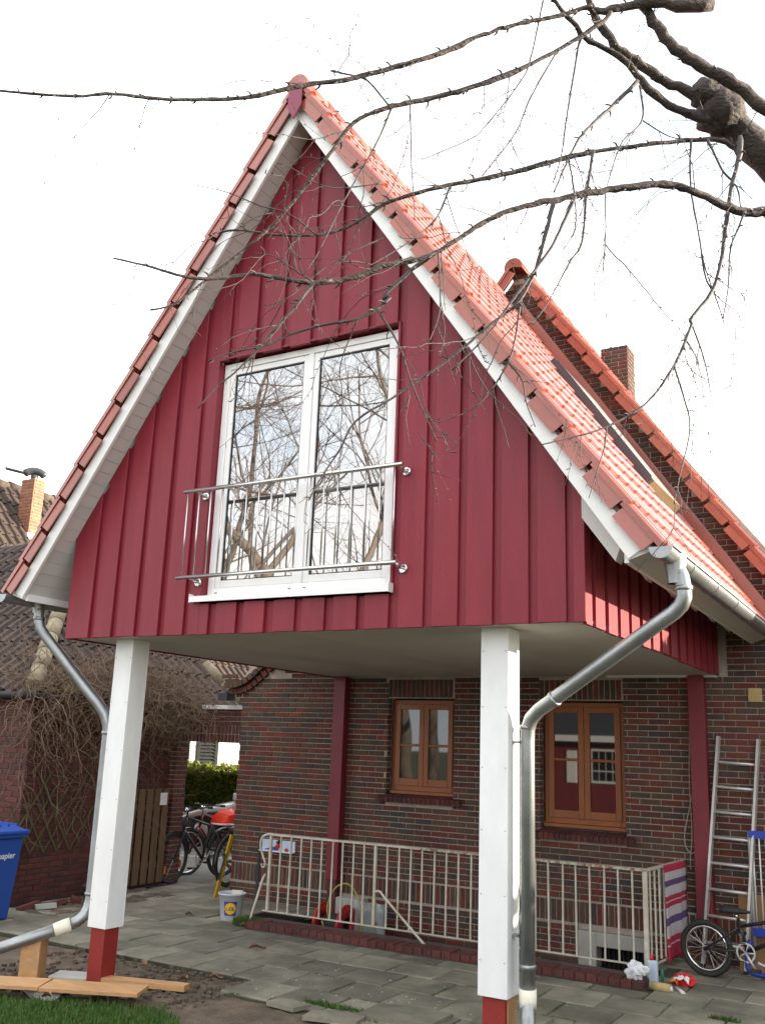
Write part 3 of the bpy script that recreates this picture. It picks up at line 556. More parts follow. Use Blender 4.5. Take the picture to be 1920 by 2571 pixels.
bevel(b.build('gable_finial', m_purple, roof, (2.366, -.25, 7.2)), .006)

# roof tiles
PROF = [(0, .012), (.014, .000), (.085, .000), (.105, .018), (.128, .040), (.15, .046), (.172, .040), (.192, .018), (.205, .008)]
PROFV = [(-.014, -.012), (-.012, .026), (.006, .044), (.03, .046), (.052, .034), (.066, .008), (.085, .0), (.11, .0), (.128, .032), (.15, .046), (.172, .040), (.192, .018), (.205, .008)]
def tile_mesh(s, wdt=.205, ln=.36, kind='tile', zdir=1, m=None, profile=PROF):
    """local frame: origin at the nose on the trough plane, v runs up the slope"""
    vx = Vector((-s * CA, 0, SA)); nn = Vector((s * SA, 0, CA)); yy = Vector((0, 1, 0))
    if kind == 'verge': profile = PROFV
    b = MB(); k = wdt / .205; n = len(profile); vs = []
    for (v, lift) in ((0, .024), (ln, .000)):
        for p, h in profile: vs.append(yy * (p * k) + vx * v + nn * (h + lift))
    for p, h in profile: vs.append(yy * (p * k) + vx * .004 + nn * (h + .004 - (.012 if h < .01 else .006)))
    fs = [(i, i + 1, n + i + 1, n + i) for i in range(n - 1)] + [(i + 1, i, 2 * n + i, 2 * n + i + 1) for i in range(n - 1)]
    b.add(vs, fs, False)
    if kind == 'verge':
        y = yy * 0; st = []
        o0 = -.012; 
        pts = [(.045, .018, .0, -.006), (ln * .93, .0, .0, -.001)]
        vs = []
        for v, lift, hi, oy in pts:
            vs += [yy * oy + vx * v + nn * (hi + lift), yy * oy + vx * v + nn * (-.098 + lift), yy * (oy + .014) + vx * v + nn * (-.098 + lift), yy * (oy + .014) + vx * v + nn * (hi + lift)]
        b.add(vs, [(0, 1, 5, 4), (1, 2, 6, 5), (2, 3, 7, 6), (3, 0, 4, 7), (0, 3, 2, 1), (4, 5, 6, 7)])
    return b
def roof_tiles(root, zr, xend, ncol, y0, m, s, singles, kind_first='verge', wdt=.205, gauge=.33, rows=16, skip=None, xc=XC):
    """tiles of one slope; the nearest ones single, the rest one part"""
    dend = (xend - xc) / CA
    mt = tile_mesh(s, wdt).mesh('tile', m); mv = tile_mesh(s, wdt, kind='verge').mesh('verge_tile', m)
    dtop = dend - gauge * (rows - 1); top_ln = max(.12, min(.36, dtop - .02))
    mtt = tile_mesh(s, wdt, ln=top_ln).mesh('tile', m); mvt = tile_mesh(s, wdt, ln=top_ln, kind='verge').mesh('verge_tile', m)
    pos = []
    for r in range(rows):
        d = dend - gauge * r
        for c in range(ncol):
            y = y0 + wdt * c; p = Vector((xc + s * CA * d, y, zr - SA * d))
            if skip and skip(p): continue
            pos.append((camdist(p), p, c, r))
    pos.sort(key=lambda q: q[0])
    rest = MB(); nv = 0
    tb = tile_mesh(s, wdt); 
    for i, (dd, p, c, r) in enumerate(pos):
        rot = (random.uniform(-.006, .006), random.uniform(-.006, .006), random.uniform(-.008, .008))
        if c == 0 and kind_first == 'verge': inst('verge_tile', mvt if r == rows - 1 else mv, root, p, rot)
        elif nv < singles: inst('tile', mtt if r == rows - 1 else mt, root, p, rot); nv += 1
        elif r < rows - 1: rest.add([Vector(q) + p + Vector((0, 0, random.uniform(-.002, .002))) for q in tb.v], tb.f)
        else: rest.add([Vector(q) + p for q in tile_mesh(s, wdt, ln=top_ln).v], tb.f)
    if rest.v: props(rest.build('tile', m, root, fix=False), kind='stuff')
SKY = (3.52, 4.45, 2.62, 3.86)     # x and y extent of the roof window
def skip_sky(p):
    return SKY[0] - .06 < p.x < SKY[1] + .22 and SKY[2] - .2 < p.y < SKY[3] - .02
roof_tiles(roof, 7.40, 5.255, 23, -.27, m_tile, 1, 300, skip=skip_sky)
roof_tiles(roof, 7.40, 5.255, 1, -.27, m_tile, -1, 0)
# the far half of the left slope, never seen closely: one joined part
rest = MB()
for r in range(16):
    tb = tile_mesh(-1, .205, ln=.19 if r == 15 else .36)
    d = (5.255 - XC) / CA - .33 * r
    for c in range(1, 23):
        p = Vector((XC - CA * d, -.27 + .205 * c, 7.40 - SA * d)); rest.add([Vector(q) + p for q in tb.v], tb.f)
props(rest.build('tile', m_tile, roof, fix=False), kind='stuff')
def ridge(root, xc, z, y0, y1, m, r=.105):
    k = int((y1 - y0) / .36)
    b = MB()
    n = 9
    for e, (rr, yy) in enumerate(((r, 0), (r * .95, .40))):
        for i in range(n):
            a = radians(-15 + 210 * i / (n - 1)); b.v.append((cos(a) * rr, yy, sin(a) * rr))
    for i in range(n): 
        a = radians(-15 + 210 * i / (n - 1)); b.v.append((cos(a) * (r - .016), 0, sin(a) * (r - .016)))
    for i in range(n - 1):
        b.f += [(i, i + 1, n + i + 1, n + i), (i + 1, i, 2 * n + i, 2 * n + i + 1)]; b.sm += [True, False]
    b.v.append((0, .01, 0)); c0 = len(b.v) - 1
    for i in range(n - 1): b.f.append((2 * n + i, 2 * n + i + 1, c0)); b.sm.append(False)
    me = b.mesh('ridge_tile', m)
    for i in range(k): inst('ridge_tile', me, root, (xc, y0 + .36 * i, z), (radians(.35), 0, random.uniform(-.01, .01)))
ridge(roof, XC, 7.375, -.285, D - .1, m_tile)
# flashing where the roof meets the brick gable
for s in (1,):
    MB().prism([(XC + .2, plane(7.45, XC + .2)), (5.25, plane(7.45, 5.25)), (5.25, plane(7.69, 5.25)), (XC + .2, plane(7.69, XC + .2))], D - .055, D - .012).build('flashing', m_tile, roof, (4, D, 5))
# roof window, pushed open
sk = MB()
def on_roof(x, h): return (x + SA * h, plane(7.44, x) + CA * h)
def roof_quad(b, xa, xb, ya, yb, h0, h1):
    v = []
    for h in (h0, h1):
        for x, y in ((xa, ya), (xb, ya), (xb, yb), (xa, yb)):
            q = on_roof(x, h); v.append((q[0], y, q[1]))
    b.add(v, [(0, 3, 2, 1), (4, 5, 6, 7), (0, 1, 5, 4), (1, 2, 6, 5), (2, 3, 7, 6), (3, 0, 4, 7)])
x0, x1, y0, y1 = SKY
roof_quad(sk, x0 - .05, x1 + .12, y0 - .06, y1 + .06, -.05, .012)
skl = sk.build('roof_window', m_flash, ext)
b = MB(); roof_quad(b, x0, x1, y0, y0 + .075, .013, .098); roof_quad(b, x0, x1, y1 - .075, y1, .013, .098); roof_quad(b, x0, x0 + .05, y0 + .075, y1 - .075, .013, .098)
b.build('frame', m_flash, skl)
b = MB(); roof_quad(b, x1 - .045, x1, y0 + .076, y1 - .076, .013, .096); b.build('bottom_rail', m_brass, skl)
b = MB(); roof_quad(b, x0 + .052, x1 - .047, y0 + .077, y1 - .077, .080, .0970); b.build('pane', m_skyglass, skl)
b = MB(); roof_quad(b, x0 + .02, x1 - .02, y0 + .02, y0 + .055, .099, .108); b.build('cover_strip', m_flash, skl)

# gutters
def gutter(name_parent, sx, y0, y1, cx, cz, r=.068):
    b = MB(); n = 11; vs = []
    for y in (y0, y1):
        for q in (r, r - .006):
            for i in range(n):
                a = pi + pi * i / (n - 1); vs.append((cx + q * cos(a), y, cz + q * sin(a)))
    fs = []
    for i in range(n - 1):
        fs += [(i, i + 1, 2 * n + i + 1, 2 * n + i), (n + i + 1, n + i, 3 * n + i, 3 * n + i + 1)]
    fs += [(0, 2 * n, 3 * n, n), (n - 1, 2 * n - 1, 4 * n - 1, 3 * n - 1)]
    b.add(vs, fs, True)
    g = b.build('gutter', m_zinc, name_parent, (cx, y0, cz), fix=False)
    xo = cx + sx * r
    MB().tube([(xo, y0, cz + .004), (xo, y1, cz + .004)], .010, 8).build('rim_bead', m_zinc, g, (cx, y0, cz))
    b = MB(); vs = [(cx, y0 - .004, cz)] + [(cx + (r + .002) * cos(pi + pi * i / 14), y0 - .004, cz + (r + .002) * sin(pi + pi * i / 14)) for i in range(15)]
    vs += [(p[0], y0 + .004, p[2]) for p in vs]
    b.add(vs, [(0, i, i + 1) for i in range(1, 15)] + [(16, 16 + i + 1, 16 + i) for i in range(1, 15)] + [(i, 16 + i, 17 + i, i + 1) for i in range(1, 15)] + [(1, 0, 16, 17), (0, 15, 31, 16)])
    b.build('end_cap', m_zinc, g, (cx, y0, cz))
    y = y0 + .62
    while y < y1:
        b = MB(); pts = [(cx + (r + .005) * cos(pi + pi * i / 12), y, cz + (r + .005) * sin(pi + pi * i / 12)) for i in range(13)]
        vs = []
        for yy in (y - .009, y + .009):
            for p in pts: vs.append((p[0], yy, p[2]))
            for i in range(13): vs.append((cx + (r + .001) * cos(pi + pi * i / 12), yy, cz + (r + .001) * sin(pi + pi * i / 12)))
        b.add(vs, [(i, i + 1, 27 + i, 26 + i) for i in range(12)] + [(i + 1, i, 13 + i, 14 + i) for i in range(12)] + [(26 + i, 27 + i, 40 + i, 39 + i) for i in range(12)])
        b.build('bracket', m_zinc, g, (cx, y, cz)); y += .78
    return g
gutter(ext, 1, -.285, D - .25, 5.278, 3.142)
gutter(ext, -1, -.285, D - .25, 2 * XC - 5.278, 3.130)

# big window
win = MB()
fx0, fx1, fz0, fz1 = 1.518, 3.268, 3.06, 5.10
FY0, FY1 = .078, .15
win.box(fx0, fx0 + .062, FY0, FY1, fz0, fz1).box(fx1 - .062, fx1, FY0, FY1, fz0, fz1).box(fx0 + .062, fx1 - .062, FY0, FY1, fz1 - .055, fz1).box(fx0 + .062, fx1 - .062, FY0, FY1, fz0, fz0 + .075)
win.box(2.398, 2.448, FY0, FY1, fz0 + .075, fz1 - .055)
wn = bevel(win.build('window', m_pvc, ext, (2.39, .1, 3.06)), .004)
for x0, x1, nm in ((1.580, 2.398, 'left'), (2.448, 3.206, 'right')):
    z0, z1 = fz0 + .075, fz1 - .055
    b = MB(); t_ = .052
    b.box(x0 + .002, x0 + t_, .088, .145, z0 + .002, z1 - .002).box(x1 - t_, x1 - .002, .088, .145, z0 + .002, z1 - .002)
    b.box(x0 + t_, x1 - t_, .088, .145, z1 - t_, z1 - .002).box(x0 + t_, x1 - t_, .088, .145, z0 + .002, z0 + t_ + .01)
    bevel(b.build('sash', m_pvc, wn, (x0, .1, z0)), .006, 2)
    MB().box(x0 + t_ + .001, x1 - t_ - .001, .108, .126, z0 + t_ + .011, z1 - t_ - .001).build('pane', m_glass, wn, (x0, .1, z0))
    b = MB(); g = .009
    a0, a1, c0, c1 = x0 + t_, x1 - t_, z0 + t_ + .01, z1 - t_
    b.box(a0 + .0005, a0 + g, .100, .107, c0 + .001, c1 - .001).box(a1 - g, a1 - .0005, .100, .107, c0 + .001, c1 - .001).box(a0 + g, a1 - g, .100, .107, c1 - g, c1 - .001).box(a0 + g, a1 - g, .100, .107, c0 + .001, c0 + g)
    b.build('gasket', m_rubber, wn, (x0, .1, z0))
b = MB().prism([(1.448, 3.008), (3.29, 3.008), (3.29, 3.055), (1.448, 3.055)], -.050, -.042)
b.add([(1.448, -.042, 3.047), (3.29, -.042, 3.047), (3.29, .077, 3.060), (1.448, .077, 3.060), (1.448, -.042, 3.055), (3.29, -.042, 3.055), (3.29, .077, 3.066), (1.448, .077, 3.066)],
      [(0, 1, 2, 3), (4, 7, 6, 5), (0, 4, 5, 1), (1, 5, 6, 2), (3, 7, 4, 0)])
b.box(1.440, 1.4478, -.051, .02, 3.006, 3.075).box(3.2902, 3.298, -.051, .02, 3.006, 3.075)
b.build('sill', m_pvc, wn, (2.4, 0, 3.03))
b = MB()
for x in (1.60, 2.33, 2.47): b.box(x, x + .022, .0735, .0778, 3.092, 3.098)
b.build('drain_slot', m_rubber, wn, (2, .07, 3.09))
# ------------------------------------------------------------------ old brick house behind
house = thing('brick_house', 'old brick house with orange tiled gable roof behind the red extension', 'house', (2.4, D, 0))
BL, BH, JG = .2203, .0625, .0105
bm_cache = {}
def brick_mesh(w, h, m, dpt=.03):
    k = (round(w, 2), round(h, 3), m.name)
    if k not in bm_cache:
        w, h = k[0], k[1]; c = .004
        v = [(-w / 2, 0, -h / 2), (w / 2, 0, -h / 2), (w / 2, 0, h / 2), (-w / 2, 0, h / 2)]
        v2 = [(-w / 2 + c, -c, -h / 2 + c), (w / 2 - c, -c, -h / 2 + c), (w / 2 - c, -c, h / 2 - c), (-w / 2 + c, -c, h / 2 - c)]
        v3 = [(p[0], dpt, p[2]) for p in v]
        f = [(4, 5, 6, 7)] + [(i, (i + 1) % 4, 4 + (i + 1) % 4, 4 + i) for i in range(4)] + [(8 + i, 8 + (i + 1) % 4, (i + 1) % 4, i) for i in range(4)]
        bm_cache[k] = MB().add(v + v2 + v3, f).mesh('brick', m)
    return bm_cache[k]
def courses(x0, x1, z0, z1, holes, seed=0, bl=BL, bh=BH):
    """running bond; rectangles (x0,x1,z0,z1) in holes are left out"""
    r = random.Random(seed); res = []; k = int(math.floor(z0 / bh)); z = k * bh
    while z < z1 - .02:
        off = (bl / 2 if k % 2 else 0) + r.uniform(-.006, .006)
        sp = [(x0, x1)]
        for a, b_, c, d in holes:
            if z + bh * .5 > c and z + bh * .5 < d:
                ns = []
                for s0, s1 in sp:
                    if b_ <= s0 or a >= s1: ns.append((s0, s1)); continue
                    if a > s0: ns.append((s0, a))
                    if b_ < s1: ns.append((b_, s1))
                sp = ns
        for s0, s1 in sp:
            i = math.floor((s0 - off) / bl); x = off + i * bl
            while x < s1 - .02:
                a, b_ = max(x, s0), min(x + bl - JG, s1)
                if b_ - a > .025: res.append(((a + b_) / 2, z + bh / 2, b_ - a, bh - JG))
                x += bl
        k += 1; z += bh
    return res
def lay(root, items, m, fn, rotz, singles, name='brick'):
    """fn maps (u, z) to a point; the nearest bricks become single parts, the rest one"""
    items = sorted(items, key=lambda q: camdist(fn(q[0], q[1]))); rest = MB()
    R = Matrix.Rotation(rotz, 3, 'Z')
    for i, it in enumerate(items):
        u, z, w_, h = it[:4]
        p = Vector(fn(u, z)); me = brick_mesh(w_, h, m)
        j = Vector((0, random.uniform(-.003, .002), 0))
        if i < singles: inst(name, me, root, p + R @ j, (random.uniform(-.006, .006), random.uniform(-.006, .006), rotz + random.uniform(-.008, .008)))
        else: rest.add([R @ (Vector(v.co) + j) + p for v in me.vertices], [tuple(f.vertices) for f in me.polygons])
    if rest.v: props(rest.build(name, m, root, fix=False), kind='stuff')
XM = 2.50                                       # ridge line of the old house
def mplane(z0, x): return z0 - T * abs(x - XM)
XL, XR, ZM, EM = -1.445, 6.17, 7.675, 6.45     # wall corners, underside plane of the main roof
WA = (.80, 1.70, 1.345, 2.505); WB = (2.745, 3.70, 1.08, 2.495); CW = (3.17, 3.90, -.30, .155)
# wall core with the openings cut out (strips)
core = MB()
def strip(x0, x1, z0, z1): core.box(x0, x1, D + .006, D + .30, z0, z1)
strip(XL + .004, .80, -.62, 2.76); strip(.80, 1.70, -.62, 1.345); strip(.80, 1.70, 2.505, 2.76); strip(1.70, 2.745, -.62, 2.76)
strip(2.745, 3.17, -.62, 1.08); strip(2.745, 3.70, 2.495, 2.76); strip(3.17, 3.70, .155, 1.08); strip(3.70, 3.90, .155, 2.76); strip(3.90, XR, -.62, 2.76)
core.prism([(XL, 2.7605), (XR, 2.7605), (XR, max(2.77, mplane(ZM, XR))), (XM, ZM + .16), (XL, max(2.77, mplane(ZM, XL)))], D + .006, D + .30)
core.box(XL + .004, XL + .3, D + .301, 9.6, -.3, 2.75).box(XR - .3, XR - .004, D + .301, 9.6, -.3, 2.75)
core.build('wall', m_mortar, house)
holes = [(WA[0], WA[1], WA[2] - .09, WA[3] + .235), (WB[0], WB[1], WB[2] - .09, WB[3] + .235), (CW[0] - .005, CW[1] + .005, -.4, CW[3] + .005)]
items = courses(XL, XR, .44, 2.75, holes, 1)
items += courses(XL, XR, -.375, .19, [holes[2]], 2)
# soldier course at the foot of the wall and over the windows
def soldiers(x0, x1, z0, h, step=.0625):
    return [(x0 + step * (i + .5), z0 + h / 2, step - JG, h) for i in range(int((x1 - x0) / step))]
items += [q for q in soldiers(XL, XR, .215, .205) if not (CW[0] - .02 < q[0] < CW[1] + .02 and q[1] < .0)]
items += soldiers(WA[0], WA[1], WA[3] + .012, .21) + soldiers(WB[0], WB[1], WB[3] + .012, .21)
# corbelled left shoulder
for k in range(6):
    z = 2.4375 + k * BH; xl = XL - .045 * (k + 1)
    items.append((xl + .02 + .0, z + BH / 2, .045 * (k + 1) - .006, BH - JG))
gab = [q for q in courses(XC - .6, 5.95, 2.77, ZM + .16, [], 4) if plane(7.35, q[0]) < q[1] < mplane(ZM + .15, q[0]) and q[0] > XC - .3]
gabL = [q for q in courses(XL - .5, .2, 2.752, 3.9, [], 5) if (q[1] > plane(7.3, q[0]) - .1 or q[0] < -.05) and q[1] < mplane(ZM - .12, q[0]) and (q[0] > -1.15 or q[1] < 2.8)]
gabR = [q for q in courses(4.79, XR, 2.752, 3.7, [], 6) if q[1] < plane(7.30, q[0]) and q[1] < mplane(ZM, q[0])]
lay(house, items + gab + gabL + gabR, m_brick, lambda u, z: (u, D, z), 0, 300)
# reveals of the two windows and fill under the frames
for (a, z0, z1) in ((WA[0], WA[2] + .06, WA[3]), (WB[0], WB[2] + .06, WB[3])):
    lay(house, courses(D + .012, D + .10, z0, z1, [], 8), m_brick, lambda u, z: (a + .005, u, z), pi / 2, 0)
MB().box(WA[0], WA[1], D + .115, D + .30, 1.30, 1.43).build('sill_fill', m_dmortar, house); MB().box(WB[0], WB[1], D + .115, D + .30, 1.03, 1.19).build('sill_fill', m_dmortar, house)
# window-sill bricks on edge, tilted
def sill(x0, x1, z):
    n = int(round((x1 - x0) / .0625)); st = (x1 - x0) / n
    me = MB().box(-st / 2 + .004, st / 2 - .004, -.075, .11, -.035, .03).mesh('sill_brick', m_dbrick)
    for i in range(n): inst('sill_brick', me, house, (x0 + st * (i + .5), D, z), (radians(12) + random.uniform(-.02, .02), 0, random.uniform(-.015, .015)))
    MB().box(x0 + .01, x1 - .01, D - .05, D + .1, z - .035, z + .005).build('sill_mortar', m_dmortar, house, (x0, D, z))
sill(.70, 1.815, 1.345 - .005); sill(2.69, 3.80, 1.08 - .005)
# wooden casement windows
def casement(x0, x1, z0, z1, zmid):
    y0 = D + .105
    wv = MB(); f = .06
    wv.box(x0, x0 + f, y0, y0 + .07, z0, z1).box(x1 - f, x1, y0, y0 + .07, z0, z1).box(x0 + f, x1 - f, y0, y0 + .07, z1 - f, z1).box(x0 + f, x1 - f, y0, y0 + .07, z0, z0 + f + .01)
    o = bevel(wv.build('window', m_orange, house, ((x0 + x1) / 2, y0, z0)), .004)
    xm = (x0 + x1) / 2
    for a, c in ((x0 + f - .01, xm - .002), (xm + .002, x1 - f + .01)):
        b = MB(); s = .062; zz0, zz1 = z0 + f, z1 - f + .01; y = y0 - .022
        b.box(a, a + s, y, y + .055, zz0, zz1).box(c - s, c, y, y + .055, zz0, zz1).box(a + s, c - s, y, y + .055, zz1 - s, zz1).box(a + s, c - s, y, y + .055, zz0, zz0 + s + .02)
        b.box(a + s, c - s, y + .006, y + .05, zmid - .014, zmid + .014)
        bevel(b.build('casement', m_orange, o, (a, y, zz0)), .005, 2)
        MB().box(a + s + .001, c - s - .001, y + .022, y + .03, zz0 + s + .021, zmid - .015).build('pane', m_glass2, o, (a, y, zz0))
        MB().box(a + s + .001, c - s - .001, y + .022, y + .03, zmid + .015, zz1 - s - .001).build('pane', m_glass2, o, (a, y, zmid))
    b = MB().prism([(x0, z0 - .002), (x1, z0 - .002), (x1, z0 - .035), (x0, z0 - .035)], y0 - .045, y0 + .05); b.build('sill_board', m_orange, o, (x0, y0, z0))
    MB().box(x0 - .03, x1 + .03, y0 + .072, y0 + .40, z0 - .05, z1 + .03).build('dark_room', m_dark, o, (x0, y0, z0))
casement(.825, 1.69, 1.425, 2.488, 1.955); casement(2.775, 3.682, 1.185, 2.478, 1.86)
# cellar window
cw = MB(); x0, x1, z0, z1 = CW
cw.box(x0, 3.365, D - .03, D + .25, -.6, .150).box(3.365, 3.90, D - .03, D + .25, .012, .150).box(3.85, 3.90, D - .03, D + .25, -.6, .012)
cwo = bevel(cw.build('cellar_window', m_concrete, house, (3.5, D, 0)), .006)
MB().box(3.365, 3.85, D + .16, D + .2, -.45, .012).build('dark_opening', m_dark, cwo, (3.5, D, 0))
for i in range(9): MB().box(3.40 + i * .05, 3.412 + i * .05, D + .10, D + .112, -.44, .01).build('grille_bar', m_blackmetal, cwo, (3.4, D, 0))
# air brick
b = MB().box(4.975, 5.108, D - .022, D + .02, 2.495, 2.632)
v = bevel(b.build('air_vent', m_roller, house, (5.04, D, 2.56)), .004)
for i in range(6): MB().box(4.987, 5.096, D - .03, D - .0225, 2.508 + i * .02, 2.518 + i * .02).build('slat', m_roller, v, (5.04, D, 2.5))
# thin iron strap and cable on the left pier
MB().box(-1.02, -.985, D - .016, D - .004, .05, .78).build('iron_strap', m_flash, house, (-1, D, .4))
# main roof
mroof = MB().prism([(-1.02, mplane(ZM + .03, -1.02)), (XM, ZM + .03), (6.55, mplane(ZM + .03, 6.55)), (6.62, mplane(ZM + .18, 6.62)), (XM, ZM + .18), (-1.09, mplane(ZM + .18, -1.09))], D + .31, 9.7).build('roof', m_flash, house)
roof_tiles(mroof, ZM + .215, 6.60, 26, D - .19, m_tileold, 1, 40, rows=21, xc=XM)
roof_tiles(mroof, ZM + .215, XM + 3.40, 1, D - .19, m_tileold, -1, 0, rows=18, xc=XM)
ridge(mroof, XM, ZM + .16, D - .2, 9.5, m_tileold, .12)
# short left eave: moulded brick rake
for j, (lift, out_, m_) in enumerate(((.0, .05, m_brick), (.078, .10, m_brick))):
    for i in range(9):
        t_ = i / 8; u = -1.62 + .62 * t_ - lift * .55; z = 2.575 + .30 * t_ - .10 * sin(pi * t_) * (1 - .3 * t_) + lift
        ang = math.atan2(.30 - .10 * pi * cos(pi * t_), .62)
        me = MB().box(-.036, .036, -out_, .05, -.036, .036).mesh('rake_brick', m_)
        inst('rake_brick', me, house, (u, D, z), (0, -ang, 0))
MB().obox((-1.69, D - .03, 2.50), (.075, 0, 0), (0, .09, 0), (0, 0, .05)).build('gutter_end', m_flash, house, (-1.69, D, 2.5))
# chimney on the main roof
def brick_stack(root, name, x0, x1, y0, y1, z0, z1, mb, mm, bl=.22, bh=.0625):
    st = MB().box(x0 + .006, x1 - .006, y0 + .006, y1 - .006, z0, z1 - .01).build(name, mm, root, ((x0 + x1) / 2, y0, z0))
    r = MB()
    for (fn, a, c, rot) in ((lambda u, z: (u, y0, z), x0, x1, 0), (lambda u, z: (x1, u, z), y0, y1, pi / 2)):
        R = Matrix.Rotation(rot, 3, 'Z')
        for u, z, w_, h in courses(a, c, z0, z1, [], 9, bl, bh):
            me = brick_mesh(w_, h, mb); p = Vector(fn(u, z))
            r.add([R @ Vector(v.co) + p for v in me.vertices], [tuple(f.vertices) for f in me.polygons])
    props(r.build('brick', mb, st, fix=False), kind='stuff'); return st
ch = brick_stack(mroof, 'chimney', 2.70, 3.10, 7.20, 7.60, 6.5, 7.88, m_brick, m_mortar)

# ------------------------------------------------------------------ posts
def post(lx, py, name_label, s=.2034, zw=.408, core_yellow=False):
    p = thing('support_post', name_label, 'post', (lx + s / 2, py + s / 2, 0), 'white clad posts carrying the red gable extension')
    c = MB().box(lx, lx + s, py, py + .012, zw, ZB + .011).box(lx + s - .012, lx + s, py + .0125, py + s - .0125, zw, ZB + .011).box(lx, lx + .012, py + .0125, py + s - .0125, zw, ZB + .011).box(lx, lx + s, py + s - .012, py + s, zw, ZB + .011)
    bevel(c.build('cladding', m_post, p), .002)
    q = .024
    MB().box(lx + q, lx + s - q, py + q, py + s - q, -.1, ZB - .01).build('base', m_primer, p)
    if core_yellow:
        MB().box(lx + s - q + .001, lx + s - q + .012, py + q + .03, py + s - q - .002, -.05, zw + .1).build('timber_strip', m_rawwood, p)
    me = MB().lathe([(.0001, -.003), (.004, -.002), (.0045, 0.0)], (0, 0, 0), 'y', 8).mesh('screw_head', m_zinc)
    for z in (.62, 1.02, 1.42, 1.82, 2.22, 2.6):
        for x in (.018, s - .018): inst('screw_head', me, p, (lx + x, py - .0005, z))
    return p
post(.4058, .2242, 'white square post with red foot standing in bare soil beside the bin-side downpipe')
post(3.9002, .2242, 'white square post standing on the paving in front of the wooden windows', core_yellow=True)
for (x0, x1, lab) in ((.088, .250, 'dark red wall post between the brick pier and the smaller wooden window'), (4.405, 4.565, 'dark red wall post between the hanging cable and the ladder')):
    p = MB().box(x0, x1, D - .13, D - .008, .36, ZB + .005).build('wall_post', m_redpost, None, ((x0 + x1) / 2, D - .06, .36)); bevel(p, .004)
    props(p, lab, 'post', 'dark red posts against the brick wall')
    MB().box(x0 + .02, x1 - .02, D - .11, D - .02, -.45 if x0 < 1 else -.05, .359).build('foot', m_dbrick, p, (x0, D, .2))

# ------------------------------------------------------------------ downpipes
def collar(p, d, r, par):
    d = Vector(d).normalized(); p = Vector(p)
    MB().tube([p - d * .016, p - d * .012, p + d * .012, p + d * .016], [r * 1.0, r + .007, r + .007, r * 1.0], 16).build('collar', m_zinc, par, p)
dp = thing('downpipe', 'zinc downpipe bending from the sunlit gutter to the right white post', 'downpipe', (4.2, .33, 0), 'zinc downpipes')
r = .0475
c = [(5.300, -.02, 3.085), (5.335, -.02, 3.0), (5.345, -.02, 2.925), (5.345, -.018, 2.875), (5.325, -.012, 2.83), (5.275, -.0, 2.787), (5.19, .02, 2.737), (4.40, .262, 2.268), (4.30, .292, 2.208), (4.235, .312, 2.150), (4.208, .322, 2.085), (4.203, .325, 2.0), (4.203, .325, .46)]
MB().tube(c, r, 18).build('pipe', m_zinc, dp)
MB().lathe([(.068, .12), (.066, .05), (.052, -.02), (.051, -.07)], (5.300, -.02, 3.03), 'z', 18).build('outlet', m_zinc, dp)
collar((5.345, -.02, 2.93), (0, 0, 1), r, dp); collar((4.42, .256, 2.28), (.84, -.25, .48), r, dp); collar((4.203, .325, 2.09), (0, 0, 1), r, dp); collar((4.203, .325, .60), (0, 0, 1), r, dp)
MB().tube([(4.203, .325, .47), (4.203, .325, .40), (4.207, .318, .355)], [.056, .056, .052], 18).build('joint_sleeve', m_foam, dp)
MB().tube([(4.205, .32, .40), (4.212, .305, .345), (4.235, .25, .28), (4.30, .10, .16), (4.36, -.03, .06)], r * 1.0, 18).build('lower_pipe', m_zinc, dp)
MB().box(4.104, 4.15, .30, .35, 1.985, 2.0).build('wall_bracket', m_zinc, dp); MB().box(4.104, 4.15, .30, .35, .77, .785).build('wall_bracket', m_zinc, dp)
dl = thing('downpipe', 'zinc downpipe crossing to the left white post and ending over a wooden block', 'downpipe', (.3, .33, 0), 'zinc downpipes')
c = [(-.50, .10, 3.08), (-.488, .10, 3.02), (-.475, .102, 2.94), (-.45, .11, 2.87), (-.39, .125, 2.80), (.10, .25, 2.31), (.20, .28, 2.21), (.27, .31, 2.115), (.297, .33, 2.02), (.300, .335, 1.93), (.300, .335, .60), (.297, .325, .53), (.285, .295, .47), (.262, .25, .43), (.22, .19, .395)]
MB().tube(c, r, 18).build('pipe', m_zinc, dl)
MB().lathe([(.066, .10), (.064, .05), (.052, -.01), (.051, -.05)], (-.50, .10, 3.06), 'z', 18).build('outlet', m_zinc, dl)
collar((-.478, .101, 2.96), (.05, 0, 1), r, dl); collar((.300, .335, 1.96), (0, 0, 1), r, dl); collar((.300, .335, .64), (0, 0, 1), r, dl)
MB().tube([(.235, .205, .405), (.20, .165, .388), (.155, .11, .362)], [.058, .058, .055], 18).build('joint_sleeve', m_foam, dl)
MB().tube([(.19, .15, .382), (-.22, -.10, .215), (-.75, -.42, .02)], r, 18).build('lower_pipe', m_zinc, dl)

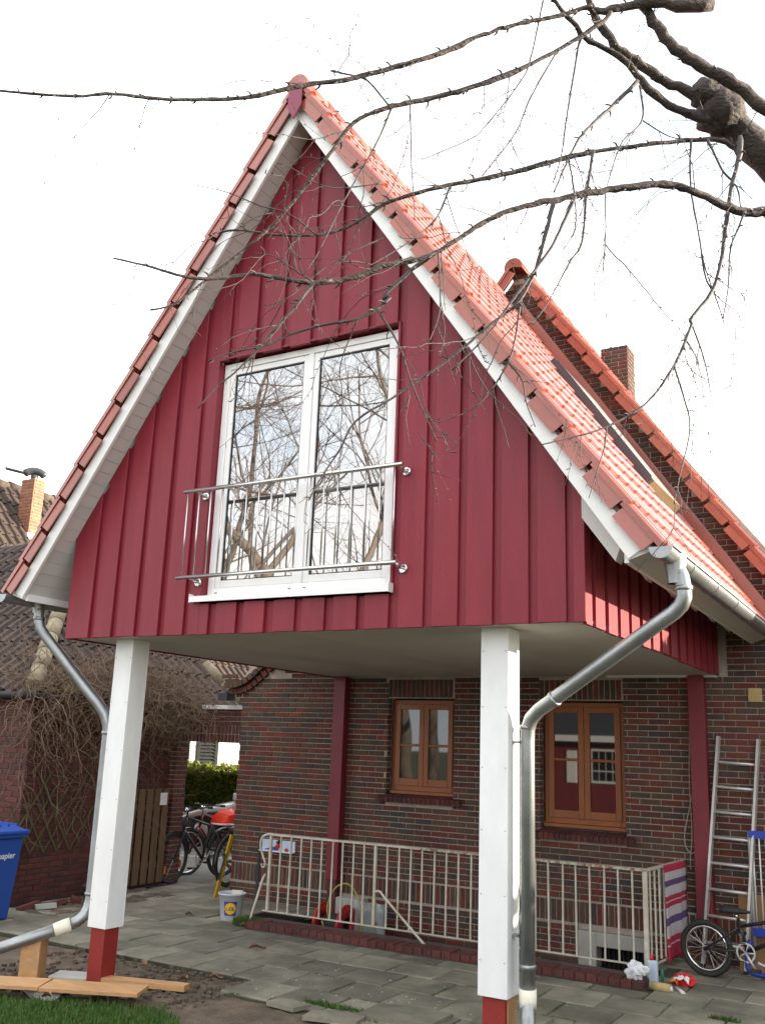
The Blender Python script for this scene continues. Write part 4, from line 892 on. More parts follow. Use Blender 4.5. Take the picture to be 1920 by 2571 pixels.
# ------------------------------------------------------------------ steel balcony rail
rl = thing('balcony_railing', 'thin steel balcony railing fixed across the large white window', 'railing', (2.37, -.09, 3.2))
yr = -.10
MB().tube([(1.345, yr, 3.930), (3.412, yr, 3.930)], .017, 12).build('top_rail', m_steel, rl)
MB().tube([(1.335, yr, 3.204), (3.385, yr, 3.204)], .017, 12).build('bottom_rail', m_steel, rl)
me = MB().tube([(0, 0, 3.222), (0, 0, 3.912)], .0062, 8).mesh('bar', m_steel)
for i in range(17): inst('bar', me, rl, (1.385 + i * .1228, yr, 0))
for x, z in ((1.490, 3.930), (3.392, 3.930), (1.482, 3.204), (3.388, 3.204)):
    o = MB().lathe([(.0001, -.012), (.028, -.012), (.034, -.006), (.034, 0.0)], (x, -.003, z - .03), 'y', 18, False).build('wall_fixing', m_chrome, rl, (x, 0, z))
    MB().tube([(x, -.01, z - .03), (x, -.05, z - .028), (x, yr, z - .012)], .009, 8).build('bracket', m_steel, rl, (x, 0, z))

# ------------------------------------------------------------------ brick kerb and cream cellar railing
kerb = MB().box(.02, 4.24, 2.88, 3.265, -.05, .052).build('kerb', m_dmortar, None, (2, 3, 0)); props(kerb, kind='structure')
n = 42; st = 4.22 / n
me = MB().box(-st / 2 + .004, st / 2 - .004, 0, .22, -.06, .0).mesh('brick', m_dbrick)
for i in range(n):
    inst('brick', me, kerb, (.03 + st * (i + .5), 2.862, .066 + random.uniform(-.004, .004)), (random.uniform(-.02, .02), random.uniform(-.02, .02), random.uniform(-.03, .03)))
ra = thing('cellar_railing', 'cream painted iron railing round the cellar pit with thin bars and two braces', 'railing', (2.1, 3.24, .07))
Y = 3.24; k = .963
fx = lambda x: 6.609 - (6.609 - x) * k
zt_, zb_ = .925, .125
XE = 4.19
b = MB().tube(smoothpath([(-.045, Y, .62), (-.085, Y, .70), (-.125, Y, .80), (-.105, Y, .885), (-.03, Y, .922), (.06, Y, .925)], 5), .013, 10)
b.tube(smoothpath([(-.045, Y, .62), (-.055, Y, .575), (-.085, Y, .572), (-.098, Y, .60)], 4), .009, 8)
b.build('scroll_end', m_rail, ra)
MB().box(.05, 1.9, Y - .02, Y + .02, zt_ - .010, zt_ + .010).build('top_rail', m_rail, ra)
MB().box(1.9005, XE + .015, Y - .02, Y + .02, zt_ - .0105, zt_ + .0105).build('top_rail', m_rust, ra, label='top rail stretch with flaking paint and rust')
MB().box(-.04, XE, Y - .014, Y + .014, zb_ - .006, zb_ + .006).build('bottom_rail', m_rail, ra)
bars = [-.093, .047, .193, .333, .474, .616, .754, .895, 1.035, 1.327, 1.465, 1.605, 1.745, 1.888, 2.03, 2.17, 2.313, 2.45, 2.59, 2.73, 2.87, 3.01, 3.15, 3.291, 3.427, 3.564, 3.703, 3.838, 3.975]
me = MB().box(-.0075, .0075, -.0075, .0075, 0, zt_ - zb_ - .017).mesh('bar', m_rail)
for x in bars: inst('bar', me, ra, (fx(x), Y, zb_ + .0062), (random.uniform(-.006, .006), random.uniform(-.008, .008), 0))
for x in (fx(-.235), fx(1.174)): bevel(MB().box(x - .015, x + .015, Y - .015, Y + .015, zb_ + .0065, zt_ - .0106).build('post', m_rail, ra, (x, Y, .1)), .003)
bevel(MB().box(XE - .02, XE + .02, Y - .0205, Y + .0205, .066, zt_ - .011).build('post', m_rail, ra, (XE, Y, .1)), .003)
bevel(MB().box(3.66, 3.685, Y - .012, Y + .012, .066, zb_ - .0065).build('post', m_rail, ra, (3.67, Y, .1)), .003)
# return to the wall
SE = (4.28, D - .02)
MB().obox(((XE + SE[0]) / 2, (Y + .022 + SE[1]) / 2, zt_), ((SE[0] - XE) / 2, (SE[1] - Y - .022) / 2, 0), (.017, -.002, 0), (0, 0, .0102)).build('top_rail', m_rail, ra)
MB().obox(((XE + SE[0]) / 2, (Y + .022 + SE[1]) / 2, zb_ - .02), ((SE[0] - XE) / 2, (SE[1] - Y - .022) / 2, 0), (.012, -.002, 0), (0, 0, .006)).build('bottom_rail', m_rail, ra)
for i in range(1, 9):
    t_ = i / 9; inst('bar', me, ra, (XE + (SE[0] - XE) * t_, Y + (SE[1] - Y) * t_, zb_ + .0062))
MB().tube(smoothpath([(-.035, Y, .50), (-.04, Y - .04, .44), (-.03, Y - .14, .26), (-.02, 2.965, -.005)], 4), .013, 8).build('brace', m_rail, ra)
MB().tube(smoothpath([(fx(1.174) + .014, Y - .015, .462), (1.46, Y - .03, .47), (1.55, Y - .06, .41), (2.075, 3.045, .06)], 4), .013, 8).build('brace', m_rail, ra)
# ------------------------------------------------------------------ things by the railing
def stripe_mat():
    m = mat('striped_towel_cloth', (1, 1, 1), 0.95, 0.12, 40, bump=0.5, bscale=150)
    t = m.node_tree; n = t.nodes; l = t.links
    c = n.new('ShaderNodeTexCoord'); s = n.new('ShaderNodeSeparateXYZ'); l.new(c.outputs['UV'], s.inputs[0])
    r = n.new('ShaderNodeValToRGB'); r.color_ramp.interpolation = 'CONSTANT'
    red = (0.42, 0.022, 0.055, 1); wh = (0.52, 0.47, 0.48, 1); pu = (0.12, 0.06, 0.17, 1)
    st = [(0, wh), (.02, red), (.10, wh), (.185, pu), (.25, wh), (.345, red), (.395, wh), (.41, red), (.46, wh), (.56, pu), (.64, wh), (.765, red), (.83, wh), (.845, red)]
    e = r.color_ramp.elements
    while len(e) < len(st): e.new(.5)
    for i, (p, q) in enumerate(st): e[i].position = p; e[i].color = q
    l.new(s.outputs[1], r.inputs[0])
    vm = [x for x in n if x.type == 'VECT_MATH' and x.operation == 'SCALE'][0]; l.new(r.outputs[0], vm.inputs[0])
    return m
def towel():
    nu, nv = 22, 34; b = MB(); uv = []
    t0, t1 = .40, .985
    for j in range(nv + 1):
        v_ = j / nv                       # 0 back hem, .12 the fold over the rail, 1 front hem
        for i in range(nu + 1):
            u = i / nu; tt = t0 + (t1 - t0) * u
            bx, by = XE + (SE[0] - XE) * tt, Y + (SE[1] - Y) * tt
            if v_ < .10: z = zt_ - .04 - .30 * (1 - v_ / .10); o = -.024
            elif v_ < .16: a = (v_ - .10) / .06 * pi; z = zt_ + .012 + .012 * sin(a) - .02 * abs(cos(a)); o = -.022 * cos(a)
            else:
                h = (v_ - .16) / .84; z = zt_ - .01 - .83 * h + .025 * h * u; o = .024 + .012 * sin(u * 11 + 1) * h + .008 * sin(u * 23) * h
            b.v.append((bx + o, by, z)); uv.append((u, min(1, max(0, (v_ - .12) / .88))))
    for j in range(nv):
        for i in range(nu):
            a = j * (nu + 1) + i; b.f.append((a, a + 1, a + nu + 2, a + nu + 1)); b.sm.append(True)
    o = b.build('towel', stripe_mat(), None, (4.25, 4.0, .1), fix=False)
    ul = o.data.uv_layers.new(name='UVMap')
    for lp in o.data.loops: ul.data[lp.index].uv = uv[lp.vertex_index]
    md = o.modifiers.new('thick', 'SOLIDIFY'); md.thickness = .004
    props(o, 'red white and purple striped towel hanging over the end of the cream railing', 'towel')
towel()

# ladder leaning on the wall
la = thing('ladder', 'grey aluminium ladder leaning on the bricks behind the small bicycle', 'ladder', (4.67, 4.15, 0))
lb, rb_ = Vector((4.464, 4.185, -.016)), Vector((4.866, 4.11, -.016)); lt, rt = Vector((4.673, 4.385, 2.15)), Vector((5.053, 4.385, 2.13))
for a, c in ((lb, lt), (rb_, rt)):
    d = (c - a); ax = (rb_ - lb).normalized(); ay = d.normalized().cross(ax)
    MB().obox((a + c) / 2, ax * .012, ay * .028, d / 2).build('rail', m_alu, la, a)
    MB().obox(a + d.normalized() * .02, ax * .016, ay * .032, d.normalized() * .025).build('rubber_foot', m_rubber, la, a)
for i in range(8):
    t_ = (.235 + .238 * i) / 2.15; p, q_ = lb + (lt - lb) * t_, rb_ + (rt - rb_) * t_
    MB().tube([p, q_], .0145, 10).build('rung', m_alu, la, p)

# bicycles -------------------------------------------------------------
def bicycle(name, label, origin, head, R=.33, wb=1.0, paint=None, lean=0.0, low=False, extras=(), group=None, steer=0.0, silver=True):
    """origin: contact point of the rear wheel; head: travel direction; builds frame, wheels, saddle, handlebar, crank"""
    root = thing(name, label, 'bicycle', origin, group)
    f = Vector((cos(head), sin(head), 0)); s = Vector((-sin(head), cos(head), 0)); o = Vector(origin)
    u = Vector((0, 0, 1)) * cos(lean) + s * sin(lean)
    P = lambda x, y, z: o + f * x + s * y + u * z
    def wheel(x, nm, st=0.0):
        c = P(x, 0, R); ff = (f * cos(st) + s * sin(st)); ss = ff.cross(u)
        def ring(rad, r, n=40, m=7):
            b = MB(); vs = []
            for i in range(n):
                a = 2 * pi * i / n; rd = ff * cos(a) + u * sin(a)
                for k_ in range(m):
                    e = 2 * pi * k_ / m; vs.append(c + rd * (rad + r * cos(e)) + ss * (r * sin(e)))
            b.add(vs, [(i * m + k_, i * m + (k_ + 1) % m, ((i + 1) % n) * m + (k_ + 1) % m, ((i + 1) % n) * m + k_) for i in range(n) for k_ in range(m)], True); return b
        w_ = MB().tube([c - ss * .045, c + ss * .045], .018, 10).build(nm, m_blackmetal, root, c)
        tr = .024 if low else .021
        ring(R - tr, tr).build('tyre', m_rubber, w_, c); ring(R - tr * 2 - .010, .012).build('rim', m_chrome if silver else m_blackmetal, w_, c)
        b = MB()
        for i in range(20):
            a = 2 * pi * i / 20 + .07; rd = ff * cos(a) + u * sin(a); sd_ = ss * (.03 if i % 2 else -.03)
            b.tube([c + sd_, c + rd * (R - tr * 2 - .012)], .0019 if low else .0016, 4, False)
        b.build('spokes', m_chrome, w_, c)
        return w_
    wheel(0, 'rear_wheel'); wheel(wb, 'front_wheel', steer)
    bb = (.42 * wb / 1.0, 0, .28 if not low else .275)
    if low: seat = (.30, 0, .53); htop = (.80, 0, .60); hbot = (.83, 0, .50); bb = (.37, 0, .265)
    else: seat = (.27, 0, .78); htop = (.78, 0, .86); hbot = (.82, 0, .70)
    b = MB(); t_ = .0165
    b.tube([P(*bb), P(*seat)], t_, 10).tube([P(*hbot), P(*bb)], .02, 10).tube([P(seat[0] + .01, 0, seat[2] - .06), P(*htop)], t_, 10).tube([P(*hbot), P(*htop)], .02, 10)
    for y in (-.05, .05):
        b.tube([P(0, y, R), P(bb[0] - .03, y * .5, bb[2])], .010, 8).tube([P(0, y, R), P(seat[0] + .005, y * .4, seat[2] - .07)], .009, 8)
        b.tube([P(wb, y, R), P(hbot[0] + .035, y, hbot[2] - .06), P(hbot[0], y * .6, hbot[2])], .012, 8)
    b.build('frame', paint or m_blackmetal, root)
    sp = P(seat[0] - .02, 0, seat[2] + (.10 if not low else .05))
    MB().tube([P(*seat), sp], .013, 8).build('seat_post', m_chrome, root)
    sb = MB(); prof = [(-.13, .075, .03), (-.08, .085, .034), (0, .055, .03), (.07, .026, .022), (.13, .016, .010)]
    vs = []
    for x, hw, hh in prof:
        for a in range(10):
            e = 2 * pi * a / 10; vs.append(sp + f * x + s * (hw * cos(e)) + u * (hh * sin(e) + .02))
    sb.add(vs, [(i * 10 + a, i * 10 + (a + 1) % 10, (i + 1) * 10 + (a + 1) % 10, (i + 1) * 10 + a) for i in range(4) for a in range(10)] + [tuple(range(10)), tuple(range(40, 50))], True)
    sb.build('saddle', m_rubber, root)
    hb = P(htop[0] - .02, 0, htop[2] + (.16 if low else .14))
    MB().tube([P(*htop), hb], .014, 8).build('stem', m_chrome if silver else m_blackmetal, root)
    sf = f * cos(steer) + s * sin(steer); sl = -f * sin(steer) + s * cos(steer)
    MB().tube(smoothpath([hb - sl * .29 - sf * .10, hb - sl * .20, hb, hb + sl * .20, hb + sl * .29 - sf * .10], 4), .011, 8).build('handlebar', m_blackmetal, root)
    for q in (-1, 1): MB().tube([hb + sl * .27 * q - sf * .08, hb + sl * .31 * q - sf * .14], .017, 8).build('grip', m_rubber, root)
    cr = MB(); cc = P(bb[0], -.055, bb[2]); n = 26
    vs = [cc + (f * cos(2 * pi * i / n) + u * sin(2 * pi * i / n)) * rr for rr in (.085, .070) for i in range(n)]
    vs += [p + s * .005 for p in vs]
    cr.add(vs, [(i, (i + 1) % n, n + (i + 1) % n, n + i) for i in range(n)] + [(2 * n + i, 3 * n + i, 3 * n + (i + 1) % n, 2 * n + (i + 1) % n) for i in range(n)] + [(i, 2 * n + i, 2 * n + (i + 1) % n, (i + 1) % n) for i in range(n)])
    for i in range(5):
        a = 2 * pi * i / 5; cr.tube([cc, cc + (f * cos(a) + u * sin(a)) * .075], .006, 5)
    cr.build('chainring', m_alu, root)
    for q, y in ((1, -.075), (-1, .075)):
        e = P(bb[0] + q * .09, y, bb[2] - q * .13)
        MB().tube([P(bb[0], y * .9, bb[2]), e], .010, 8).build('crank', m_alu, root)
        MB().obox(e + s * (.04 * (-1 if y < 0 else 1)), f * .045, s * .035, u * .012).build('pedal', m_rubber, root)
    b = MB(); b.tube([P(0, -.055, R + .035), P(bb[0], -.055, bb[2] + .078)], .005, 5).tube([P(0, -.055, R - .035), P(bb[0], -.055, bb[2] - .078)], .005, 5); b.build('chain', m_flash, root)
    if not low:
        rk = MB()
        for y in (-.06, .06): rk.tube([P(-.20, y, R + .40), P(.24, y, R + .40)], .007, 6).tube([P(-.02, y, R + .40), P(0, y, R)], .006, 6)
        rk.tube([P(-.20, -.06, R + .40), P(-.20, .06, R + .40)], .007, 6); rk.build('rack', m_blackmetal, root)
        for x, st in ((0, 0), (wb, steer)):
            g = MB(); c = P(x, 0, R); ff = (f * cos(st) + s * sin(st)); ss = ff.cross(u); vs = []
            rng = range(16)
            for i in rng:
                a = radians(-10 + 175 * i / 15) if x == 0 else radians(10 + 165 * i / 15)
                rd = (ff * -cos(a) if x == 0 else ff * -cos(a)) + u * sin(a)
                for y in (-.028, .028): vs.append(c + rd * (R + .022 - abs(y) * .15) + ss * y)
            g.add(vs, [(2 * i, 2 * i + 1, 2 * i + 3, 2 * i + 2) for i in range(15)], True)
            o2 = g.build('mudguard', m_blackmetal, root, fix=False); md = o2.modifiers.new('t', 'SOLIDIFY'); md.thickness = .003
        MB().obox(P(wb + .0, 0, R) + u * (-R * .45) + f * (.12), f * .012, s * .012, u * .05).build('spoke_reflector', m_reflect, root)
        MB().lathe([(.0001, -.03), (.03, -.03), (.035, 0), (.03, .02), (.0001, .02)], hb + f * .05 - u * .04, 'y', 12).build('lamp', m_chrome, root)
    return root, P
bicycle('bicycle', 'small black bicycle with silver wheels parked before the ladder', (4.58, 3.83, -.010), radians(-7), R=.245, wb=.86, low=True)
bk, PP = bicycle('bicycle', 'black bicycle with its front wheel turned out of the passage by the gate', (-2.60, 5.68, .0), radians(-95), R=.335, wb=1.0, steer=radians(8), silver=False)
bk2, PQ = bicycle('bicycle', 'dark red bicycle standing deeper in the passage behind the black bicycle', (-3.0, 6.55, -.03), radians(-99), R=.335, wb=1.02, paint=m_redbike, group=None, silver=True)
bk3, PR = bicycle('bicycle', 'black bicycle against the house flank carrying the orange red saddle cover', (-1.95, 4.99, .0), radians(96), R=.33, wb=1.0, steer=radians(-8), silver=False)
# orange-red rain cover pulled over the saddle bag
b = MB(); cpos = Vector((-2.10, 5.17, .845)); n, mm = 18, 9; vs = []
for j in range(mm):
    a = pi / 2 * j / (mm - 1)
    for i in range(n):
        e = 2 * pi * i / n; rr = 1 + .12 * sin(5 * e + j) + random.uniform(-.05, .05)
        vs.append(cpos + Vector((.21 * cos(e) * sin(a + .15) * rr, .30 * sin(e) * sin(a + .15) * rr, .14 * cos(a) * rr - .05 * (j > 6))))
b.add(vs, [(j * n + i, j * n + (i + 1) % n, (j + 1) * n + (i + 1) % n, (j + 1) * n + i) for j in range(mm - 1) for i in range(n)] + [tuple(range(n))], True)
hv = b.build('saddle_cover', m_hivis, None, cpos); props(hv, 'bright orange red cover draped on the bicycle beside the house corner', 'cover')
b = MB().tube([cpos + Vector((.222 * cos(2 * pi * i / 20), .312 * sin(2 * pi * i / 20), -.035)) for i in range(21)], .012, 6); b.build('reflective_piping', m_letter, hv)

# blue folded clothes airer by the right edge
ai = thing('clothes_airer', 'blue and white folded clothes airer standing behind the ladder', 'clothes airer', (5.2, 4.25, 0))
MB().obox((5.24, 4.27, 1.235), (.31, 0, 0), (0, .03, 0), (0, 0, .032)).build('top_bar', m_blue2, ai)
MB().obox((5.24, 4.25, .36), (.31, 0, 0), (0, .03, 0), (0, 0, .035)).build('lower_bar', m_blue2, ai)
me = MB().tube([(0, 0, .38), (0, 0, 1.22)], .0065, 8).mesh('bar', m_white)
for i in range(10): inst('bar', me, ai, (4.965 + i * .058, 4.255, 0))
for x in (4.935, 5.54): MB().tube([(x, 4.25, -.01), (x, 4.26, 1.25)], .016, 10).build('leg', m_alu, ai)
MB().tube(smoothpath([(4.92, 4.10, .30), (4.90, 4.02, .16), (4.93, 3.98, .055), (5.10, 3.96, .04), (5.55, 3.95, .035)], 5), .022, 10).build('foot', m_blue2, ai)
MB().tube(smoothpath([(4.99, 4.02, .13), (5.15, 4.0, .10), (5.55, 3.99, .09)], 5), .012, 8).build('foot_rail', m_letter, ai)
cb = MB().obox((4.93, 4.31, .33), (.14, 0, 0), (0, .01, .002), (.0, .05, .345)).build('cardboard_sheet', m_cardboard, None, (4.93, 4.3, 0)); props(cb, 'plain brown cardboard sheet leaning on the bricks behind the bicycle', 'cardboard')

# small litter at the railing corner
def blob(name, c, rad, m, label, cat, seed=0, n=16, mm=9, amp=.25, sq=1.0):
    r = random.Random(seed); b = MB(); vs = []; import mathutils.noise as mn
    for j in range(mm):
        a = pi * j / (mm - 1)
        for i in range(n):
            e = 2 * pi * i / n; d = Vector((cos(e) * sin(a), sin(e) * sin(a), cos(a)))
            k_ = 1 + amp * mn.noise(d * 2.3 + Vector((seed * 3.1, 0, 0))) * 1.6 + amp * .6 * mn.noise(d * 6 + Vector((0, seed, 0)))
            vs.append(Vector(c) + Vector((d.x * rad[0], d.y * rad[1], max(d.z * rad[2], -rad[2] * sq))) * k_)
    b.add(vs, [(j * n + i, j * n + (i + 1) % n, (j + 1) * n + (i + 1) % n, (j + 1) * n + i) for j in range(mm - 1) for i in range(n)], False)
    o = b.build(name, m, None, c); props(o, label, cat); return o
blob('plastic_bag', (4.17, 2.95, .135), (.085, .055, .07), m_plastic, 'crumpled thin white plastic bag on the paving below the railing corner', 'bag', 3, 22, 13, .36)
bt = thing('cleaner_bottle', 'pale blue upright bottle with red cap beside the railing corner post', 'bottle', (4.27, 3.10, .0))
b = MB().box(4.225, 4.315, 3.08, 3.13, -.012, .205)
o = bevel(b.build('body', m_ltblue, bt), .016, 3)
MB().lathe([(.0001, .245), (.013, .245), (.015, .206), (.0001, .206)], (4.265, 3.105, 0), 'z', 12).build('cap', m_lred, bt)
gp = MB().lathe([(.0001, -.012), (.013, -.012), (.016, .11), (.008, .14), (.0001, .14)], (4.345, 3.13, .0), 'z', 10).build('green_tube', m_green, None, (4.345, 3.13, 0)); props(gp, 'slim green plastic tube standing next to the pale blue bottle', 'tube')
rr = thing('paint_roller', 'tan fleece paint roller with white core lying on the paving', 'paint roller', (4.37, 2.98, .0))
ax = Vector((.92, -.10, 0)).normalized(); rc = Vector((4.37, 2.98, .026))
MB().tube([rc - ax * .085, rc + ax * .085], .036, 16).build('fleece', m_roller, rr)
MB().tube([rc - ax * .097, rc + ax * .097], .018, 12).build('core', m_white, rr)
st_ = MB().tube([(4.46, 3.13, .006), (4.555, 2.99, .004)], .014, 10).build('paint_stick', m_white, None, (4.5, 3.05, 0)); props(st_, 'short white round stick lying between the roller and the red packet', 'stick')
rbag = blob('snack_bag', (4.49, 3.30, .035), (.085, .07, .055), m_lred, 'crumpled red and white packet with orange flap beside the bicycle wheel', 'packet', 8, 18, 11, .5)
def flap(name, m, cx, cy, z, sx, sy, amp):
    b = MB(); vs = []
    for j in range(7):
        for i in range(7):
            x, y = (i / 6 - .5) * sx, (j / 6 - .5) * sy; vs.append((cx + x, cy + y, z + amp * sin(i * 1.9 + j * 1.2) - .02 * ((i - 3) ** 2 + (j - 3) ** 2) / 9))
    b.add(vs, [(j * 7 + i, j * 7 + i + 1, j * 7 + i + 8, j * 7 + i + 7) for j in range(6) for i in range(6)]); o = b.build(name, m, rbag, fix=False); o.modifiers.new('t', 'SOLIDIFY').thickness = .003
flap('white_flap', m_plastic, 4.485, 3.26, .085, .125, .10, .012)
flap('orange_flap', m_reflect, 4.42, 3.24, .062, .06, .06, .010)
# hose reel, plastic sheet and box in the pit
re = thing('hose_reel', 'red hose reel with yellow green hose standing behind the railing', 'hose reel', (.64, 3.62, -.25))
for x in (.49, .79):
    dsk = MB().lathe([(.09, -.018), (.205, -.018), (.215, -.008), (.215, .008), (.205, .018), (.09, .018), (.09, -.018)], (x, 3.66, .005), 'x', 32).build('flange', m_hosered, re, (x, 3.66, 0))
MB().lathe([(.10, -.13), (.11, -.12), (.11, .12), (.10, .13)], (.64, 3.66, .005), 'x', 24).build('drum', m_rubber, re)
MB().box(.50, .78, 3.55, 3.75, -.60, -.20).build('stand', m_hosered, re)
hp = smoothpath([(.62, 3.56, .07), (.60, 3.56, .20), (.66, 3.58, .37), (.78, 3.60, .445), (.89, 3.62, .40), (.98, 3.64, .22), (.99, 3.64, -.05)], 6)
MB().tube(hp, .009, 8).build('hose', m_hoseyel, re)
MB().tube(smoothpath([(.60, 3.46, .06), (.66, 3.43, -.02), (.72, 3.36, -.09), (.76, 3.31, .03)], 5), .009, 8).build('hose_end', m_hoseyel, re)
bx = bevel(MB().box(.47, .79, 3.92, 4.12, -.6, .24).build('storage_box', m_concrete, None, (.63, 4.0, -.6)), .01); props(bx, 'pale storage box half hidden behind the red hose reel', 'box')
b = MB(); nu = 14; vs = []
for j in range(9):
    for i in range(nu + 1):
        u = i / nu; z = -.55 + .80 * j / 8; vs.append((.80 + .40 * u, 3.80 + .035 * sin(u * 13) + .015 * sin(u * 31 + j), z))
b.add(vs, [(j * (nu + 1) + i, j * (nu + 1) + i + 1, (j + 1) * (nu + 1) + i + 1, (j + 1) * (nu + 1) + i) for j in range(8) for i in range(nu)], True)
o = b.build('corrugated_sheet', m_sheet, None, (1.0, 3.8, -.55), fix=False); o.modifiers.new('t', 'SOLIDIFY').thickness = .006; props(o, 'translucent grey plastic sheet standing upright beside the hose reel', 'plastic sheet')
o = MB().tube(smoothpath([(1.12, 3.70, .25), (1.10, 3.69, .18), (1.15, 3.69, .05), (1.12, 3.69, .10)], 4), .008, 6).build('cord_loop', m_rubber, None, (1.12, 3.69, .05)); props(o, 'black cord loop hanging at the top of the plastic sheet', 'cord')
# small shelf-like number panel on the brick pier
pl = thing('wall_panel', 'pale blue enamel panel with red knobs mounted on the brick pier', 'panel', (-.70, D - .04, .66))
bevel(MB().box(-.955, -.445, D - .022, D - .006, .605, .735).build('plate', m_ltblue, pl), .006)
MB().box(-.955, -.445, D - .085, D - .0225, .598, .612).build('ledge', m_letter, pl)
MB().prism([(-.93, .613), (-.70, .613), (-.70, .672)], D - .03, D - .0225).build('blue_mark', m_lblue, pl)
for x, z, r_ in ((-.70, .665, .034), (-.565, .632, .022)): MB().lathe([(.0001, -.04), (r_ * .7, -.035), (r_, -.015), (r_ * .8, 0)], (x, D - .025, z), 'y', 14).build('red_knob', m_lred, pl)
MB().lathe([(.0001, -.03), (.02, -.03), (.024, 0)], (-.69, D - .025, .715), 'y', 12).build('black_knob', m_rubber, pl)
# iron grate beside the pit
gr = thing('pit_grate', 'dark iron grate set in the paving at the left end of the railing', 'grate', (-.08, 3.55, .01))
for i in range(14): MB().box(-.36 + i * .042, -.348 + i * .042, 3.40, 3.70, -.012, .012).build('bar', m_blackmetal, gr, (-.36 + i * .042, 3.55, 0))
MB().box(-.37, .21, 3.385, 3.40, -.012, .016).box(-.37, .21, 3.70, 3.715, -.012, .016).build('frame', m_flash, gr)
# bucket with supermarket emblem
def text(name, body, size, loc, rotm, m, parent, extrude=.0004, bold=False):
    cu = bpy.data.curves.new(name, 'FONT'); cu.body = body; cu.size = size; cu.align_x = 'CENTER'; cu.align_y = 'CENTER'; cu.extrude = extrude
    if bold: cu.offset = size * .018
    to = bpy.data.objects.new(name, cu); me = bpy.data.meshes.new_from_object(to); bpy.data.objects.remove(to)
    me.materials.clear(); me.materials.append(m)
    me.transform(rotm.to_4x4()); return inst(name, me, parent, loc)
bp = Vector((-.43, 3.18, -.012)); bu = thing('bucket', 'milky white plastic bucket with blue and yellow shop emblem on the paving', 'bucket', bp)
MB().lathe([(.0001, 0), (.105, 0), (.112, .01), (.145, .27), (.156, .272), (.156, .285), (.148, .287), (.140, .275), (.108, .015), (.0001, .012)], bp, 'z', 28).build('body', m_bucket, bu)
tc_ = (CAM - bp); tc_.z = 0; tc_.normalize(); yaw = math.atan2(tc_.y, tc_.x) - radians(5)
nrm = Vector((cos(yaw), sin(yaw), 0)); tang = Vector((-sin(yaw), cos(yaw), 0)); upv = Vector((-.125 * cos(yaw), -.125 * sin(yaw), 1)).normalized() * 1.0
upv = (Vector((0, 0, 1)) + nrm * .127).normalized(); nn_ = tang.cross(upv).normalized()
cpt = bp + Vector((0, 0, .135)) + nrm * .128
def curved(hw, hh, off, rnd=None):
    b = MB(); vs = []; n = 12
    if rnd is None:
        for i in range(n + 1):
            for h in (-hh, hh):
                a = -hw + 2 * hw * i / n; rad = 128e-3 + h * .127 + off; th = a / 128e-3
                vs.append(bp + Vector((0, 0, .135 + h)) + (nrm * cos(th) + tang * sin(th)) * (rad + .0005))
        b.add(vs, [(2 * i, 2 * i + 1, 2 * i + 3, 2 * i + 2) for i in range(n)])
    else:
        m_ = 28; ct = []
        for q in (0, .5, 1):
            for i in range(m_):
                a = 2 * pi * i / m_; x, h = cos(a) * rnd * q, sin(a) * rnd * q
                rad = 128e-3 + h * .127 + off; th = x / 128e-3
                vs.append(bp + Vector((0, 0, .135 + h)) + (nrm * cos(th) + tang * sin(th)) * (rad + .0005))
        b.add(vs, [(k_ * m_ + i, k_ * m_ + (i + 1) % m_, (k_ + 1) * m_ + (i + 1) % m_, (k_ + 1) * m_ + i) for k_ in range(2) for i in range(m_)])
    return b
curved(.070, .074, .0012).build('emblem_square', m_lblue, bu, fix=False)
curved(0, 0, .0024, .066).build('emblem_ring', m_lred, bu, fix=False)
curved(0, 0, .0034, .060).build('emblem_disc', m_lyellow, bu, fix=False)
RM = Matrix((tang, upv, nn_)).transposed()
RM = Matrix(((tang.x, upv.x, nn_.x), (tang.y, upv.y, nn_.y), (tang.z, upv.z, nn_.z)))
for chs, dx, mm_ in (('L', -.036, m_lblue), ('i', -.013, m_lred), ('D', .011, m_lblue), ('L', .039, m_lblue)):
    text('emblem_letter', chs, .050, cpt + tang * dx + nn_ * .0035 + nrm * .003 - upv * .002, RM, mm_, bu, bold=True)
cd = MB().obox(bp + Vector((.05, .02, .23)) , Vector((.055, .02, 0)), Vector((-.003, .01, 0)), Vector((.004, 0, .085))).build('ivory_card', m_card, None, bp + Vector((.05, .02, .2))); props(cd, 'ivory white block sticking out of the shop bucket', 'card')
# yellow level leaning at the house corner
lv = MB().obox((-1.475, 4.30, .36), (.012, .0, .0), (0, .028, -.006), (.045, .075, .39)).build('spirit_level', m_yellow, None, (-1.5, 4.25, 0)); props(lv, 'yellow spirit level leaning upright against the house corner', 'spirit level')
MB().obox((-1.475, 4.271, .36), (.0135, 0, 0), (0, .003, 0), (.018, .03, .155)).build('dark_slot', m_rubber, lv)
# cables on the wall
ca = MB().tube(smoothpath([(4.39, D - .02, 2.62), (4.39, D - .02, 2.3), (4.365, D - .02, 1.7), (4.37, D - .02, 1.2), (4.345, D - .025, .95), (4.345, D - .03, .85)], 6), .0055, 6)
ca.tube(smoothpath([(4.392, D - .025, 2.55), (4.395, D - .03, 2.25), (4.435, D - .035, 1.9), (4.425, D - .03, 1.7), (4.36, D - .03, 1.45), (4.30, D - .03, 1.18), (4.31, D - .03, 1.05), (4.37, D - .03, 1.0), (4.40, D - .03, 1.045)], 6), .0055, 6)
o = ca.build('cable', m_cable, None, (4.38, D - .02, 1.5)); props(o, 'pale cable looping down the bricks beside the right red wall post', 'cable')

